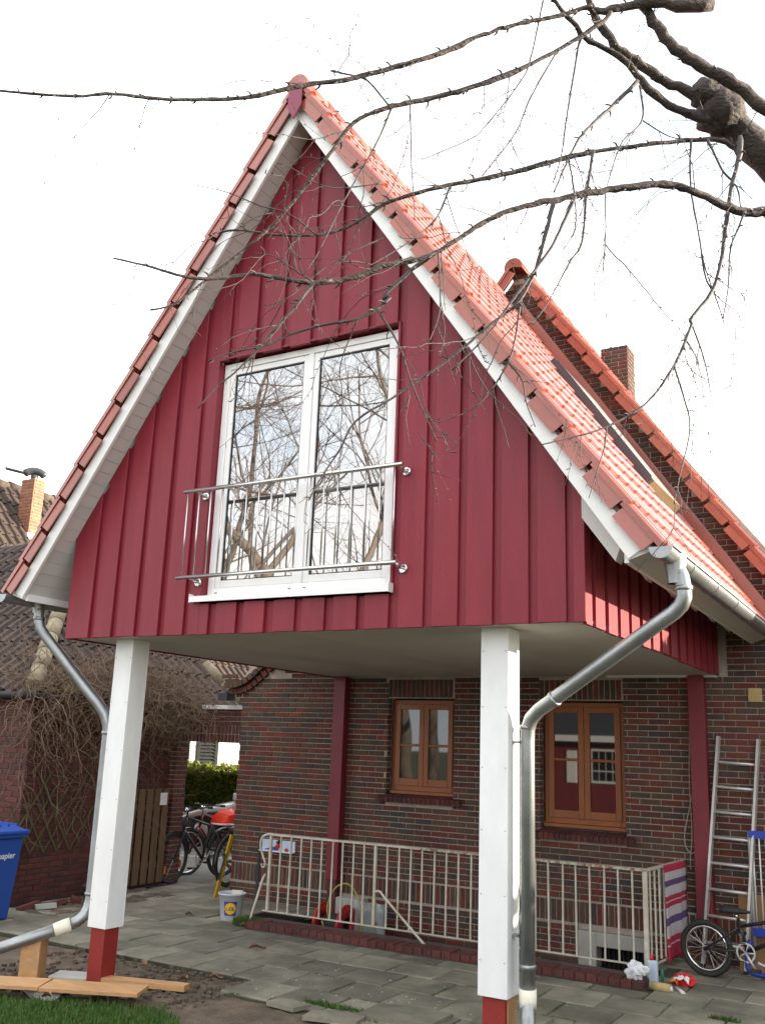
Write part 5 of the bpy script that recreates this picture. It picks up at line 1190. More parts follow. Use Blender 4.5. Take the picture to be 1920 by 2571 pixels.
# blue paper bin ---------------------------------------------------------
bi = thing('paper_bin', 'blue wheeled waste paper bin with white print by the brick outbuilding', 'bin', (-2.40, 1.28, 0))
def frustum(b, cx, cy, z0, z1, a0, b0, a1, b1):
    v = [(cx - a0, cy - b0, z0), (cx + a0, cy - b0, z0), (cx + a0, cy + b0, z0), (cx - a0, cy + b0, z0), (cx - a1, cy - b1, z1), (cx + a1, cy - b1, z1), (cx + a1, cy + b1, z1), (cx - a1, cy + b1, z1)]
    return b.add(v, [(0, 3, 2, 1), (4, 5, 6, 7), (0, 1, 5, 4), (1, 2, 6, 5), (2, 3, 7, 6), (3, 0, 4, 7)])
bcx, bcy = -2.37, 1.33
b = MB(); frustum(b, bcx, bcy, .0, .84, .235, .235, .285, .285); bevel(b.build('body', m_blue, bi), .03, 3)
b = MB(); frustum(b, bcx, bcy, .835, .875, .305, .305, .312, .312); bevel(b.build('rim', m_blue, bi), .008, 2)
b = MB(); frustum(b, bcx, bcy, .876, .915, .322, .322, .315, .315); frustum(b, bcx - .01, bcy, .915, .955, .30, .29, .22, .22); bevel(b.build('lid', m_blue, bi), .010, 2)
for i in range(5): MB().obox((bcx + .02, bcy - .22 + i * .11, .962), (.20, 0, -.004), (0, .012, 0), (0, 0, .014)).build('lid_rib', m_blue, bi)
tl = math.atan2(.05, .84)
RT = Matrix(((0, sin(tl) * 1.0, cos(tl)), (1, 0, 0), (0, cos(tl), -sin(tl))))
text('print', 'papier', .085, Vector((bcx + .2775, bcy + .085, .655)), RT, m_letter, bi, bold=True)
for y in (-.19, .19): MB().lathe([(.03, -.02), (.1, -.02), (.1, .02), (.03, .02)], (bcx - .22, bcy + y, .1), 'y', 18).build('wheel', m_rubber, bi)

# planks, block, rubble at the left post -----------------------------------
def plank(a, c, wv, th, z, label, group=None, m=m_rawwood):
    a = Vector((*a, 0)); c = Vector((*c, 0)); d = (c - a); n = Vector((-d.y, d.x, 0)).normalized()
    o = MB().obox((a + c) / 2 + n * 0 + Vector((0, 0, z)), d / 2, n * wv / 2, Vector((0, 0, th / 2))).build('plank', m, None, ((a + c) / 2) + Vector((0, 0, z - th / 2)))
    bevel(o, .002); return props(o, label, 'plank', group)
kz = .955
def s_(x, y, z): k_ = (1.937 - z) / 1.937; return (6.609 + (x - 6.609) * k_, -5.84 + (y + 5.84) * k_)
pz = .085
a1, b1 = s_(.153, .125, pz), s_(.348, -.138, pz); a2, b2 = s_(.888, .481, pz), s_(1.071, .176, pz); a0, b0 = s_(-.231, -.061, pz), s_(.056, -.291, pz)
mid = lambda p, q_: ((p[0] + q_[0]) / 2, (p[1] + q_[1]) / 2)
p1_, p2_, p0_ = mid(a1, b1), mid(a2, b2), mid(a0, b0)
wq = .27
plank((p1_[0] + .004, p1_[1] + .002), p2_, wq, .028, pz - .014, 'fresh pine plank ending in front of the left red post foot', 'pine planks lying on the lawn edge')
dvec = (Vector((*p0_, 0)) - Vector((*p1_, 0)))
plank((p1_[0] - .004, p1_[1] - .002), (p1_[0] + dvec.x * 2.2, p1_[1] + dvec.y * 2.2), wq, .028, pz - .010, 'fresh pine plank running out under the lower zinc pipe', 'pine planks lying on the lawn edge')
plank((.55, .30), (1.26, .52), .11, .045, .018, 'paler short batten under the plank end on the soil', None)
bl = bevel(MB().obox((-.04, .10, .13), (.072, .035, 0), (-.03, .07, 0), (0, 0, .16)).build('wooden_block', m_rawwood, None, (-.04, .10, 0)), .003); props(bl, 'squared pine block propping up the lower zinc pipe', 'wooden block')
bevel(MB().obox((.30, .33, -.0), (.22, .10, 0), (-.04, .10, 0), (0, 0, .012)).build('mortar_lump', m_concrete, None, (.3, .3, 0)), .004)
props(bpy.data.objects['mortar_lump'], 'flat pale mortar lump at the foot of the left post', 'mortar lump')
blob('rubble_stone', (.52, -.28, .01), (.16, .07, .05), m_concrete, 'pale broken stone half under the joint of the two planks', 'stone', 21, 12, 8, .35)
leaves = [(.42, .92, 0, 'curled brown leaf on the soil behind the left post'), (.36, .55, .01, 'brown leaf on the soil between block and left post'), (1.05, .72, 0, 'pair of dry leaf pieces right of the left post'), (.95, .86, 0, 'dry leaf piece on the soil near the paving corner'), (1.23, .92, .0, 'grey dry leaf at the edge of the soil patch'), (.78, 2.08, .004, 'reddish brown oak leaf lying alone on the paving'), (.17, 2.95, .0, 'yellow brown leaf under the foot of the left railing brace'), (.02, 2.86, .0, 'brown leaf below the left railing brace'), (-.9, 3.02, .0, 'brown leaf on the paving left of the bucket'), (.70, -.40, .03, 'brown leaf caught in the lawn grass')]
for i, (x, y, z, lab) in enumerate(leaves):
    b = MB(); L_ = .055 if i != 5 else .085; n = 7; vs = []
    a = random.uniform(0, 2 * pi)
    for k_ in range(n):
        t_ = k_ / (n - 1); wv = L_ * .42 * sin(pi * min(.98, max(.03, t_))) * (1 + .25 * (k_ % 2))
        for q_ in (-1, 0, 1):
            lx, ly, lz = (t_ - .5) * 2 * L_, q_ * wv, .012 + .022 * abs(q_) * (1 + .4 * sin(k_)) + .01 * sin(t_ * 5)
            vs.append((x + lx * cos(a) - ly * sin(a), y + lx * sin(a) + ly * cos(a), z + lz))
    b.add(vs, [(3 * k_ + q_, 3 * k_ + q_ + 1, 3 * k_ + q_ + 4, 3 * k_ + q_ + 3) for k_ in range(n - 1) for q_ in (0, 1)], True)
    o = b.build('leaf', m_leaf, None, (x, y, z), fix=False); props(o, lab, 'leaf', 'dry leaves on the ground')
bb_ = MB()
for _ in range(90):
    x, y = random.uniform(.9, 5.0), random.uniform(.75, 2.7)
    if random.random() < .5: x, y = random.uniform(1.6, 3.2), random.uniform(.7, 1.5)
    s0 = random.uniform(.003, .008); bb_.obox((x, y, .004), (s0, 0, 0), (0, s0 * random.uniform(.5, 1), 0), (0, 0, s0 * .4))
props(bb_.build('paint_crumbs', m_concrete, None), kind='stuff'); bpy.data.objects['paint_crumbs']['label'] = 'pale crumbs scattered on the slabs'
bb_ = MB()
for _ in range(500):
    x, y = random.uniform(-.6, 1.6), random.uniform(-.3, 1.1); s0 = random.uniform(.006, .022)
    bb_.obox((x, y, -.012), (s0, s0 * .3, 0), (-s0 * .3, s0 * random.uniform(.5, 1), 0), (0, 0, s0 * random.uniform(.4, .8)))
props(bb_.build('soil_clods', m_soil, None), kind='stuff')
# stones and pot along the outbuilding
rr_ = random.Random(4)
for i, (x, y, lab) in enumerate([(-2.48, 2.12, 'dark flat brick leaning in the bed beside the bin'), (-2.40, 2.45, 'reddish old brick lying in the planting bed'), (-2.44, 2.78, 'broken brick lying beside the dark pot'), (-2.36, 2.25, 'pale stone slab piece before the planting bed')]):
    o = bevel(MB().obox((0, 0, 0), (.11, .02, .01), (-.02, .055, 0), (-.005, 0, .03)).build('loose_brick', m_dbrick if i < 3 else m_concrete, None, (0, 0, 0)), .006); o.location = (x, y, .03); WP[o] = Vector((x, y, .03)); o.rotation_euler = (rr_.uniform(-.3, .3), rr_.uniform(-.2, .2), rr_.uniform(0, 3)); props(o, lab, 'brick', 'loose bricks along the outbuilding')
po = MB().lathe([(.0001, 0), (.085, 0), (.105, .17), (.118, .172), (.118, .20), (.10, .20), (.095, .16), (.0001, .15)], (-2.33, 2.92, 0), 'z', 20).build('plant_pot', m_pot, None, (-2.33, 2.92, 0)); props(po, 'dark empty plant pot at the foot of the outbuilding', 'plant pot')
# ------------------------------------------------------------------ brick outbuilding with hipped roof, passage wall, gate
GX, GY0, GY1, GE = -2.80, 2.12, 4.83, 2.40
gar = thing('outbuilding', 'low dark brick outbuilding with brown hipped tile roof overgrown by dry vine', 'outbuilding', (-4.5, 4, 0))
MB().box(-9, GX - .006, GY0 + .006, GY1, -.3, GE + .05).build('wall', m_dmortar, gar)
e1 = courses(GY0, 4.6, .0, GE - .02, [], 11)
e2 = courses(-6.2, GX, .0, GE - .02, [], 12)
lay(gar, [q for q in e1], m_dbrick, lambda u, z: (GX, u, z), pi / 2, 170)
lay(gar, [q for q in e2], m_dbrick, lambda u, z: (u, GY0, z), 0, 110)
# pillar and lintel over the passage (stands in line with the house front)
pw = thing('passage_wall', 'dark brick lintel and pillar of the passage between house and outbuilding', 'wall', (-2.3, 4.7, 0))
PY = 4.60
MB().box(-2.86, -2.695, PY + .006, PY + .24, -.1, 2.34).box(-2.695, -1.30, PY + .006, PY + .24, 1.90, 2.34).build('wall_core', m_mortar, pw)
lay(pw, courses(-2.87, -2.69, -.06, 2.12, [], 13, .19), m_dbrick, lambda u, z: (u, PY, z), 0, 80)
lay(pw, [q for q in soldiers(-2.68, -1.30, 1.905, .105)] + [q for q in soldiers(-2.68, -1.30, 2.02, .105)] + courses(-2.87, -1.30, 2.125, 2.34, [], 14), m_dbrick, lambda u, z: (u, PY, z), 0, 110)
lay(pw, courses(PY, PY + .24, -.06, 1.89, [], 15, .24), m_dbrick, lambda u, z: (-2.69, u, z), pi / 2, 0)
b = MB().box(-2.25, -1.30, PY - .05, PY - .002, 2.345, 2.40); b.build('white_edge', m_white, pw)
# roof
tp = 1.0
hipA, hipB = Vector((GX + .10, GY0 - .12, GE)), Vector((GX + .10, 6.0, GE))
sN = 2.5; rA = hipA + Vector((-sN, 1.1 * sN * .62, sN * tp)); 
apex = Vector((GX + .1 - 2.75, GY0 - .12 + 1.1 * 2.75, GE + 2.75)); far = Vector((apex.x, 6.0 - .40 * 2.75, apex.z))
groof = MB().add([hipA, hipB, far, apex, (-9, GY0 - .12, GE), (-9, apex.y, apex.z), (-9, 6.0, GE)], [(0, 1, 2, 3), (0, 3, 5, 4), (1, 6, 2), (2, 6, 5, 3), (0, 4, 6, 1)]).build('roof', m_flash, gar, (GX, 4, GE), fix=False)
PAN = [(0, .02), (.02, .052), (.05, .066), (.085, .052), (.10, .012), (.12, .0), (.18, .0), (.205, .012), (.22, .02)]
def pan_tile(ax, up, nn, w_=.22, ln=.37):
    b = MB(); n = len(PAN); vs = []
    for v_, lift in ((0, .03), (ln, 0)):
        for p, h in PAN: vs.append(ax * p + up * v_ + nn * (h + lift))
    for p, h in PAN: vs.append(ax * p + up * .006 + nn * (h + .008))
    return b.add(vs, [(i, i + 1, n + i + 1, n + i) for i in range(n - 1)] + [(i + 1, i, 2 * n + i, 2 * n + i + 1) for i in range(n - 1)], False)
def pan_roof(root, o, ax, up, nrow, ncol, m, inside, singles, jit=.004, w_=.21, gauge=.33):
    nn = ax.cross(up).normalized()
    if nn.z < 0: nn = -nn
    tb = pan_tile(ax, up, nn, w_); me = tb.mesh('tile', m); pos = []
    for r in range(nrow):
        for c in range(ncol):
            p = o + ax * (w_ * c) + up * (gauge * r) + nn * .012
            if inside(p + ax * w_ * .5 + up * .15): pos.append((camdist(p), p))
    pos.sort(key=lambda q: q[0]); rest = MB()
    for i, (d_, p) in enumerate(pos):
        if i < singles: inst('tile', me, root, p, (random.uniform(-.012, .012), random.uniform(-.012, .012), random.uniform(-.012, .012)))
        else:
            dz = nn * random.uniform(-jit, jit); rest.add([Vector(q) + p + dz for q in tb.v], tb.f)
    if rest.v: props(rest.build('tile', m, root, fix=False), kind='stuff')
upE = Vector((-1, 0, tp)).normalized()
def insE(p):
    s_ = (p.z - GE) / tp
    return p.y > hipA.y + 1.1 * s_ - .05 and p.y < 6.0 - .4 * s_ + .12 and s_ < 2.72
pan_roof(groof, hipA + Vector((.03, -.0, -.03)), Vector((0, 1, 0)), upE, 12, 20, m_tilebrown, insE, 190)
upS = (Vector((0, 1.1, tp))).normalized()
def insS(p):
    s_ = (p.z - GE) / tp
    return p.x < hipA.x - s_ - .05 and s_ < 2.72
pan_roof(groof, Vector((-7.4, hipA.y - .03, GE - .02)), Vector((1, 0, 0)), upS, 13, 23, m_tilebrown, insS, 105)
def hip_line(a, c, n):
    d = (c - a) / n
    for i in range(n):
        p0, p1 = a + d * i, a + d * (i + 1.12)
        MB().tube([p0 + Vector((0, 0, .068)), p1 + Vector((0, 0, .060))], [.104, .101], 16).build('hip_tile', m_hiptile, groof, p0)
hip_line(hipA, apex, 12); hip_line(hipB, far, 9)
MB().tube([(hipA.x + .03, hipA.y - .2, GE - .02), (hipA.x + .03, 5.0, GE - .02)], .05, 10).build('gutter', m_flash, gar, (hipA.x, 3, GE))
MB().tube([(-9, hipA.y - .04, GE - .02), (hipA.x + .03, hipA.y - .04, GE - .02)], .05, 10).build('gutter', m_flash, gar, (hipA.x, 3, GE))
MB().box(GX - .0, hipA.x, GY0 - .1, 5.9, GE - .06, GE - .02).build('eave_board', m_dmortar, gar, (GX, 3, GE))
blob('moss_cushion', (hipA.x - .02, hipA.y + .46, GE + .06), (.12, .30, .06), m_moss, 'yellow green moss cushion on the eave of the outbuilding', 'moss', 4, 16, 9, .4)
# gate leaf standing open against the outbuilding wall
ga = thing('garden_gate', 'weathered slatted wooden gate standing open beside the brick pillar', 'gate', (-2.66, 4.1, .05))
gx = -2.655
n = 7
for i in range(n):
    y0 = 3.45 + i * .152
    bevel(MB().box(gx - .011, gx + .011, y0, y0 + .108, .05, 1.255 + random.uniform(-.008, .008)).build('slat', m_greywood, ga, (gx, y0, .05)), .003)
for z in (.28, 1.02): MB().box(gx - .040, gx - .0115, 3.44, 4.49, z - .04, z + .04).build('rail', m_greywood, ga, (gx, 4, z))
MB().box(gx + .0115, gx + .018, 4.30, 4.43, 1.045, 1.205).build('white_sign', m_plastic, ga, (gx, 4.4, 1.1), label='small blank pale plate screwed to the gate')
# diamond trellis behind the bin
tr = thing('trellis', 'green diamond wooden trellis on the outbuilding wall above the bin', 'trellis', (-2.76, 2.0, .7))
for i in range(6):
    for s in (-1, 1):
        a = Vector((GX + (.022 if s > 0 else .036), 1.9 + i * .20, .55)); c = a + Vector((0, s * .62, .95))
        if i + s * 3 < -1 or c.y < GY0 or c.y > 3.3: 
            c = a + (c - a) * .6
        if min(a.y, c.y) < GY0 - .25: continue
        d = (c - a); MB().obox((a + c) / 2, (.006, 0, 0), d.normalized().cross(Vector((1, 0, 0))) * .011, d / 2).build('lath', m_trellis, tr, a)

# dry climber hanging over the eave
def vine():
    b = MB(); r = random.Random(11)
    def strand(p, d, n, st, wob, r0, grav):
        pts = [p.copy()]
        for _ in range(n):
            d = (d + Vector((r.gauss(0, wob), r.gauss(0, wob), r.gauss(0, wob) - grav))).normalized()
            p = p + d * st
            if p.x < GX + .03 and p.z < GE + .0: p.x = GX + .03 + r.random() * .05
            roofz = GE + (GX + .1 - p.x) * tp + .05
            if p.x < GX + .1 and p.z < roofz and p.z > GE - .05: p.z = roofz + r.random() * .05
            if p.z < .25: break
            pts.append(p.copy())
        if len(pts) > 3: b.tube(pts, [r0 * (1 - .7 * i / len(pts)) for i in range(len(pts))], 4, False)
    for i in range(820):                                        # hanging curtain
        y = r.uniform(1.75, 4.75); dens = 1.0 if y > 2.2 else .5
        if r.random() > dens: continue
        p = Vector((GX + r.uniform(.0, .30), y, GE + r.uniform(-.25, .22)))
        a = r.uniform(0, 2 * pi)
        strand(p, Vector((.35 * r.random(), cos(a), .8 * sin(a) + .1)), r.randint(8, 20), .062, .26, r.uniform(.0025, .006), .075 if r.random() < .75 else .0)
    for i in range(330):                                        # tangle lying on the eave
        p = Vector((GX + (.22 - .62 * r.random() ** 2), r.uniform(2.4, 5.1), 0)); p.z = GE + max(0, (GX + .1 - p.x) * tp) + r.uniform(.03, .22)
        a = r.uniform(0, 2 * pi)
        strand(p, Vector((.5 * cos(a), sin(a), r.uniform(-.1, .5))), r.randint(7, 15), .055, .32, r.uniform(.002, .005), .05)
    for i in range(150):                                        # over the left half of the lintel
        p = Vector((r.uniform(GX, -1.95), PY - r.uniform(.03, .25), GE + r.uniform(-.25, .15)))
        a = r.uniform(0, 2 * pi); strand(p, Vector((cos(a), -.3 * r.random(), .8 * sin(a))), r.randint(6, 14), .055, .28, r.uniform(.002, .005), .07)
    for i in range(160):                                        # thin dark stems on the wall
        p = Vector((GX + .03, r.uniform(GY0 - .3, 4.4), r.uniform(1.0, 2.2)))
        strand(p, Vector((.1, r.uniform(-1, 1), r.uniform(-1, .4))), r.randint(8, 16), .07, .22, r.uniform(.002, .004), .04)
    for i in range(9):
        y = r.uniform(GY0, 4.4); strand(Vector((GX + .05, y, .0)), Vector((.0, r.uniform(-.3, .3), 1)), 34, .075, .16, .011, -.03)
    v = b.build('climbing_vine', m_vine, None, (GX, 3.4, GE), fix=False)
    props(v, 'tangled leafless climbing vine hanging over the eave of the outbuilding', 'vine')
    lf = MB()
    for _ in range(4200):                                      # dead leaf crumbs caught in the tangle
        p = Vector((GX + .25 - .6 * r.random() ** 2, r.uniform(2.2, 5.2), 0)); p.z = GE + max(0, (GX + .1 - p.x) * tp) + r.uniform(.0, .18) - (.35 * r.random() if p.x > GX + .05 else 0)
        s_ = r.uniform(.008, .022); u = Vector((r.gauss(0, 1), r.gauss(0, 1), r.gauss(0, 1))).normalized(); w_ = u.orthogonal().normalized()
        lf.add([p - u * s_, p + w_ * s_ * .6, p + u * s_, p - w_ * s_ * .6], [(0, 1, 2, 3)])
    props(lf.build('dead_leaves', m_leaf, v, fix=False), kind='stuff')
vine()

# ------------------------------------------------------------------ neighbour's house behind the outbuilding
nb = thing('neighbour_house', 'brown tiled gable house with brick chimney beyond the outbuilding', 'house', (-9, 7, 0))
MB().box(-12.6, -5.5, 1.2, 7.3, -.3, 2.6).build('wall', m_dbrick, nb)
rx, rz = -9.0, 6.62; sl = 1.19
nroof = MB().prism([(rx, rz), (-5.25, rz - sl * 3.75), (-5.25, rz - sl * 3.75 - .12), (rx, rz - .2), (-12.75, rz - sl * 3.75 - .12), (-12.75, rz - sl * 3.75)], .9, 12.0).build('roof', m_flash, nb, (rx, 7, rz))
upN = Vector((-1, 0, sl)).normalized()
pan_roof(nroof, Vector((-5.22, .95, rz - sl * 3.75 - .01)), Vector((0, 1, 0)), upN, 18, 52, m_tiledark, lambda p: p.x > rx, 160)
for i in range(30): MB().tube([(rx, .9 + i * .37, rz + .05), (rx, .9 + i * .37 + .41, rz + .035)], [.12, .10], 10).build('ridge_tile', m_tiledark, nroof, (rx, 1 + i * .37, rz))
nc = brick_stack(nroof, 'chimney', -8.36, -8.0, 5.90, 6.16, 4.9, 6.70, m_cbrick, m_mortar)
MB().box(-8.375, -7.985, 5.885, 6.175, 5.25, 5.62).build('lead_skirt', m_facade, nc, (-8, 5.9, 5.5))
b = MB().tube([(-8.18, 6.03, 6.70), (-8.18, 6.03, 6.80)], .07, 12)
b.tube(smoothpath([(-8.30, 5.86, 6.80), (-8.22, 5.98, 6.88), (-8.12, 6.10, 6.87), (-8.06, 6.18, 6.79)], 4), [.02] + [.075] * 11 + [.03], 12)
b.obox((-8.40, 5.74, 6.84), (.10, .15, -.02), (-.06, .05, 0), (0, 0, .010))
b.build('cowl', m_flash, nc, (-8.1, 5.9, 6.7))

# ------------------------------------------------------------------ street side seen through the passage
# clipped hedge
def hedge(name, x0, x1, y0, y1, z0, z1, n, label, size=(.02, .05), taper=.06):
    b = MB()
    core_ = MB().box(x0 + .1, x1 - .1, y0 + .1, y1 - .1, z0, z1 - .1)
    r = random.Random(int(abs(x0 * 100)))
    import mathutils.noise as mn
    for _ in range(n):
        f_ = r.random(); 
        if f_ < .58: p = Vector((r.uniform(x0, x1), y0, r.uniform(z0, z1))); nn = Vector((0, -1, .3))
        elif f_ < .85: p = Vector((r.uniform(x0, x1), r.uniform(y0, y1), z1)); nn = Vector((0, -.2, 1))
        elif f_ < .95: p = Vector((x1, r.uniform(y0, y1), r.uniform(z0, z1))); nn = Vector((1, 0, .3))
        else: p = Vector((x0, r.uniform(y0, y1), r.uniform(z0, z1))); nn = Vector((-1, 0, .3))
        d = mn.noise(p * 2.2) * .12 + mn.noise(p * 6.5) * .08
        p = p + nn.normalized() * (d + r.uniform(-.09, .02))
        s_ = r.uniform(*size); u = (nn + Vector((r.gauss(0, .8), r.gauss(0, .8), r.gauss(0, .8) + .4))).normalized(); w_ = u.cross(Vector((r.gauss(0, 1), r.gauss(0, 1), r.gauss(0, 1)))).normalized()
        b.add([p - w_ * s_ * .28, p + w_ * s_ * .28, p + u * s_ * .6 + w_ * s_ * .42, p + u * s_ * 1.3, p + u * s_ * .6 - w_ * s_ * .42], [(0, 1, 2, 3, 4)])
    h = thing(name, label, 'hedge', ((x0 + x1) / 2, y0, z0))
    b.build('leaves', m_hedge, h, fix=False)
    core_.build('dark_core', m_grass, h)
    return h
hedge('hedge', -9.6, -4.4, 10.9, 11.7, -.3, 1.30, 17000, 'thick green clipped hedge seen through the passage before the white house', (.03, .07))
hedge('added_shade_bush', 6.6, 8.9, 3.95, 5.2, -.05, 3.55, 8000, 'tall unseen bush added at the right house corner to shade the left post', (.05, .12))  # unseen bush, added to keep the low sun off the left post
hedge('hedge', 8.8, 9.7, -9.0, 12.5, -.05, 2.05, 9000, 'long unseen hedge added on the sunny side to shade the ground', (.05, .12))  # unseen hedge, added so the low sun misses the ground and post foot
# white house with shutter
wh = thing('white_house', 'white rendered house with grey louvred shutter beyond the hedge', 'house', (-9, 13.5, 0))
wn_ = Vector((.80, -.60, 0)); wt = Vector((.60, .80, 0))
w0 = Vector((-8.60, 13.35, -.3))
def WQ(a, h, o): return w0 + wt * a + Vector((0, 0, h)) + wn_ * o
def wbox(b, a0, a1, h0, h1, o0, o1):
    v = [WQ(a, h, o) for h in (h0, h1) for a, o in ((a0, o1), (a1, o1), (a1, o0), (a0, o0))]
    return b.add(v, [(0, 3, 2, 1), (4, 5, 6, 7), (0, 1, 5, 4), (1, 2, 6, 5), (2, 3, 7, 6), (3, 0, 4, 7)])
wbox(MB(), -3.2, 5.5, 0, 3.2, -4, 0).build('wall', m_facade, wh)
b = MB(); wbox(b, -2.05, -.98, .9, 2.5, .005, .05); wo = b.build('window', m_white, wh)
wbox(MB(), -1.94, -1.53, 1.0, 2.4, .051, .058).build('pane', m_glass2, wo); wbox(MB(), -1.42, -1.14, 1.0, 2.4, .051, .058).build('pane', m_glass2, wo)
b = MB(); wbox(b, -.95, -.88, .9, 2.5, .03, .07); wbox(b, -.50, -.43, .9, 2.5, .03, .07); wbox(b, -.88, -.50, .9, .98, .03, .07); wbox(b, -.88, -.50, 2.42, 2.5, .03, .07); wbox(b, -.88, -.50, .98, 2.42, .005, .02)
sh = b.build('shutter', m_shutter, wh)
for i in range(17):
    h = 1.02 + i * .083; v = [WQ(a, hh, o) for (hh, o) in ((h, .066), (h + .012, .066), (h + .06, .03), (h + .048, .03)) for a in (-.879, -.501)]
    MB().add(v, [(0, 1, 3, 2), (2, 3, 5, 4), (4, 5, 7, 6), (6, 7, 1, 0), (0, 2, 4, 6), (1, 7, 5, 3)]).build('slat', m_shutter, sh)
# car nose
car = thing('parked_car', 'silver white parked car with its nose showing behind the bicycles', 'car', (-5.1, 9.4, gz(9.4)))
def car_body():
    prof = [(0, .30, .62), (.03, .52, .74), (.30, .68, .82), (.75, .80, .86), (1.15, .88, .87), (1.35, .92, .86), (1.95, 1.32, .66), (2.6, 1.40, .66), (3.2, 1.36, .64), (3.75, .98, .80), (4.1, .86, .80), (4.15, .40, .74)]
    b = MB(); n = 11; vs = []; z0 = gz(9.4)
    for x, zt__, hw in prof:
        for i in range(n):
            a = -pi / 2 + pi * i / (n - 1)
            yv = hw * (1 if abs(sin(a)) > .999 else max(-1, min(1, sin(a) * 1.12)))
            t_ = cos(a) ** .42 if cos(a) > 1e-6 else 0
            vs.append((-6.75 + x, 10.0 + yv, z0 + .26 + (zt__ - .26) * t_))
    fs = [(i * n + k_, i * n + k_ + 1, (i + 1) * n + k_ + 1, (i + 1) * n + k_) for i in range(len(prof) - 1) for k_ in range(n - 1)]
    fs += [tuple(range(n)), tuple((len(prof) - 1) * n + k_ for k_ in range(n - 1, -1, -1))] + [((i) * n, (i + 1) * n, (i + 1) * n + n - 1, i * n + n - 1) for i in range(len(prof) - 1)]
    return b.add(vs, fs, True)
o = car_body().build('body', m_car, car)
z0 = gz(9.4)
b = MB(); vs = [(-5.36, 9.32, z0 + .94), (-4.84, 9.45, z0 + 1.30), (-4.84, 10.55, z0 + 1.30), (-5.36, 10.68, z0 + .94)]
b.add([Vector(v) + Vector((-.03, 0, .03)) for v in vs] + [Vector(v) + Vector((-.02, 0, .01)) for v in vs], [(0, 1, 2, 3), (7, 6, 5, 4)] + [(i, (i + 1) % 4, (i + 1) % 4 + 4, i + 4) for i in range(4)]); b.build('windscreen', m_glass2, car)
b = MB(); vs = [(-5.15, 9.17, z0 + .93), (-3.5, 9.16, z0 + .95), (-3.6, 9.30, z0 + 1.27), (-4.75, 9.30, z0 + 1.27)]
b.add(vs + [Vector(v) + Vector((0, .02, 0)) for v in vs], [(0, 1, 2, 3), (7, 6, 5, 4)] + [(i, (i + 1) % 4, (i + 1) % 4 + 4, i + 4) for i in range(4)]); b.build('side_window', m_glass2, car)
bevel(MB().obox((-5.02, 9.02, z0 + .99), (.05, 0, 0), (0, .10, 0), (0, 0, .07)).build('mirror', m_car, car), .03, 3)
for q in (-1, 1):
    MB().lathe([(.0001, -.05), (.09, -.04), (.13, .02), (.12, .08)], (-6.62, 10 + q * .52, z0 + .56), 'x', 14).build('headlight', m_lamp, car)
for x in (-6.0, -3.4):
    for q in (-1, 1):
        wv = MB().lathe([(.18, -.09), (.29, -.09), (.31, -.06), (.31, .06), (.29, .09), (.18, .09), (.18, -.09)], (x, 10 + q * .72, z0 + .31), 'y', 24).build('wheel', m_rubber, car)
        MB().lathe([(.0001, -.095), (.17, -.093), (.18, -.07), (.18, .07), (.0001, .07)], (x, 10 + q * .72, z0 + .31), 'y', 20).build('hub_cap', m_alu, wv)

# ------------------------------------------------------------------ bare trees
def bare_tree(name, label, base, h, seed, spread=.5, r0=.16, levels=4, m=m_bark, lean=(0, 0), first=.35, sub=4, thin=.003, up=.25, mt=None):
    r = random.Random(seed); tr_ = MB(); tw = MB(); root = thing(name, label, 'tree', base)
    def grow(p, d, ln, rad, lv):
        n = max(3, int(ln / .22)); pts = [p.copy()]; rs = [rad]; st = ln / n
        for i in range(n):
            d = (d + Vector((r.gauss(0, .09), r.gauss(0, .09), r.gauss(0, .07) + (.035 if lv else .0)))).normalized()
            p = p + d * st; pts.append(p.copy()); rs.append(max(thin, rad * (1 - .62 * (i + 1) / n)))
        (tr_ if lv <= 1 else tw).tube(pts, rs, 8 if lv == 0 else (6 if lv == 1 else 4), False)
        if lv >= levels: return
        k_ = sub + (2 if lv else 0)
        for j in range(k_):
            t_ = (first if lv == 0 else .18) + (1 - (first if lv == 0 else .18)) * (j + r.random()) / k_
            i = min(n, int(t_ * n)); dd = (pts[min(i + 1, n)] - pts[max(i - 1, 0)]).normalized()
            sd_ = Vector((r.gauss(0, 1), r.gauss(0, 1), r.gauss(0, .6) + up)).normalized()
            nd = (dd * (1 - spread) + sd_ * spread).normalized()
            grow(pts[i], nd, ln * r.uniform(.38, .66), rs[i] * r.uniform(.45, .72), lv + 1)
    grow(Vector(base), Vector((lean[0], lean[1], 1)).normalized(), h, r0, 0)
    tr_.build('trunk', m, root, fix=False); props(tw.build('twigs', mt or m_twig, root, fix=False), kind='stuff')
    return root
bare_tree('garden_tree', 'small bare shrub tree before the white house wall', (-8.2, 12.45, -.3), 1.9, 3, .45, .03, 3, m_twig, sub=3, first=.25)
# the big trees behind the camera, mirrored in the upper window
bare_tree('garden_tree', 'tall bare pear tree mirrored in the left window pane', (-5.45, -8.9, -.05), 9.4, 21, .52, .20, 4, lean=(.07, 0), first=.28, sub=4, m=m_gbark, mt=m_gtwig)
bare_tree('garden_tree', 'tall bare tree mirrored in the right window pane', (-2.75, -9.1, -.05), 10.2, 34, .55, .19, 4, lean=(.02, .0), first=.25, sub=4, m=m_gbark, mt=m_gtwig)
bare_tree('garden_tree', 'bare tree with wide crown far across the garden', (-8.2, -12.5, -.05), 10.5, 55, .55, .22, 4, lean=(.05, .05), first=.25, sub=4, m=m_gbark, mt=m_gtwig)
bare_tree('garden_tree', 'slender bare tree at the far end of the garden', (-.4, -13.0, -.05), 11, 72, .5, .18, 4, first=.3, sub=4, m=m_gbark, mt=m_gtwig)
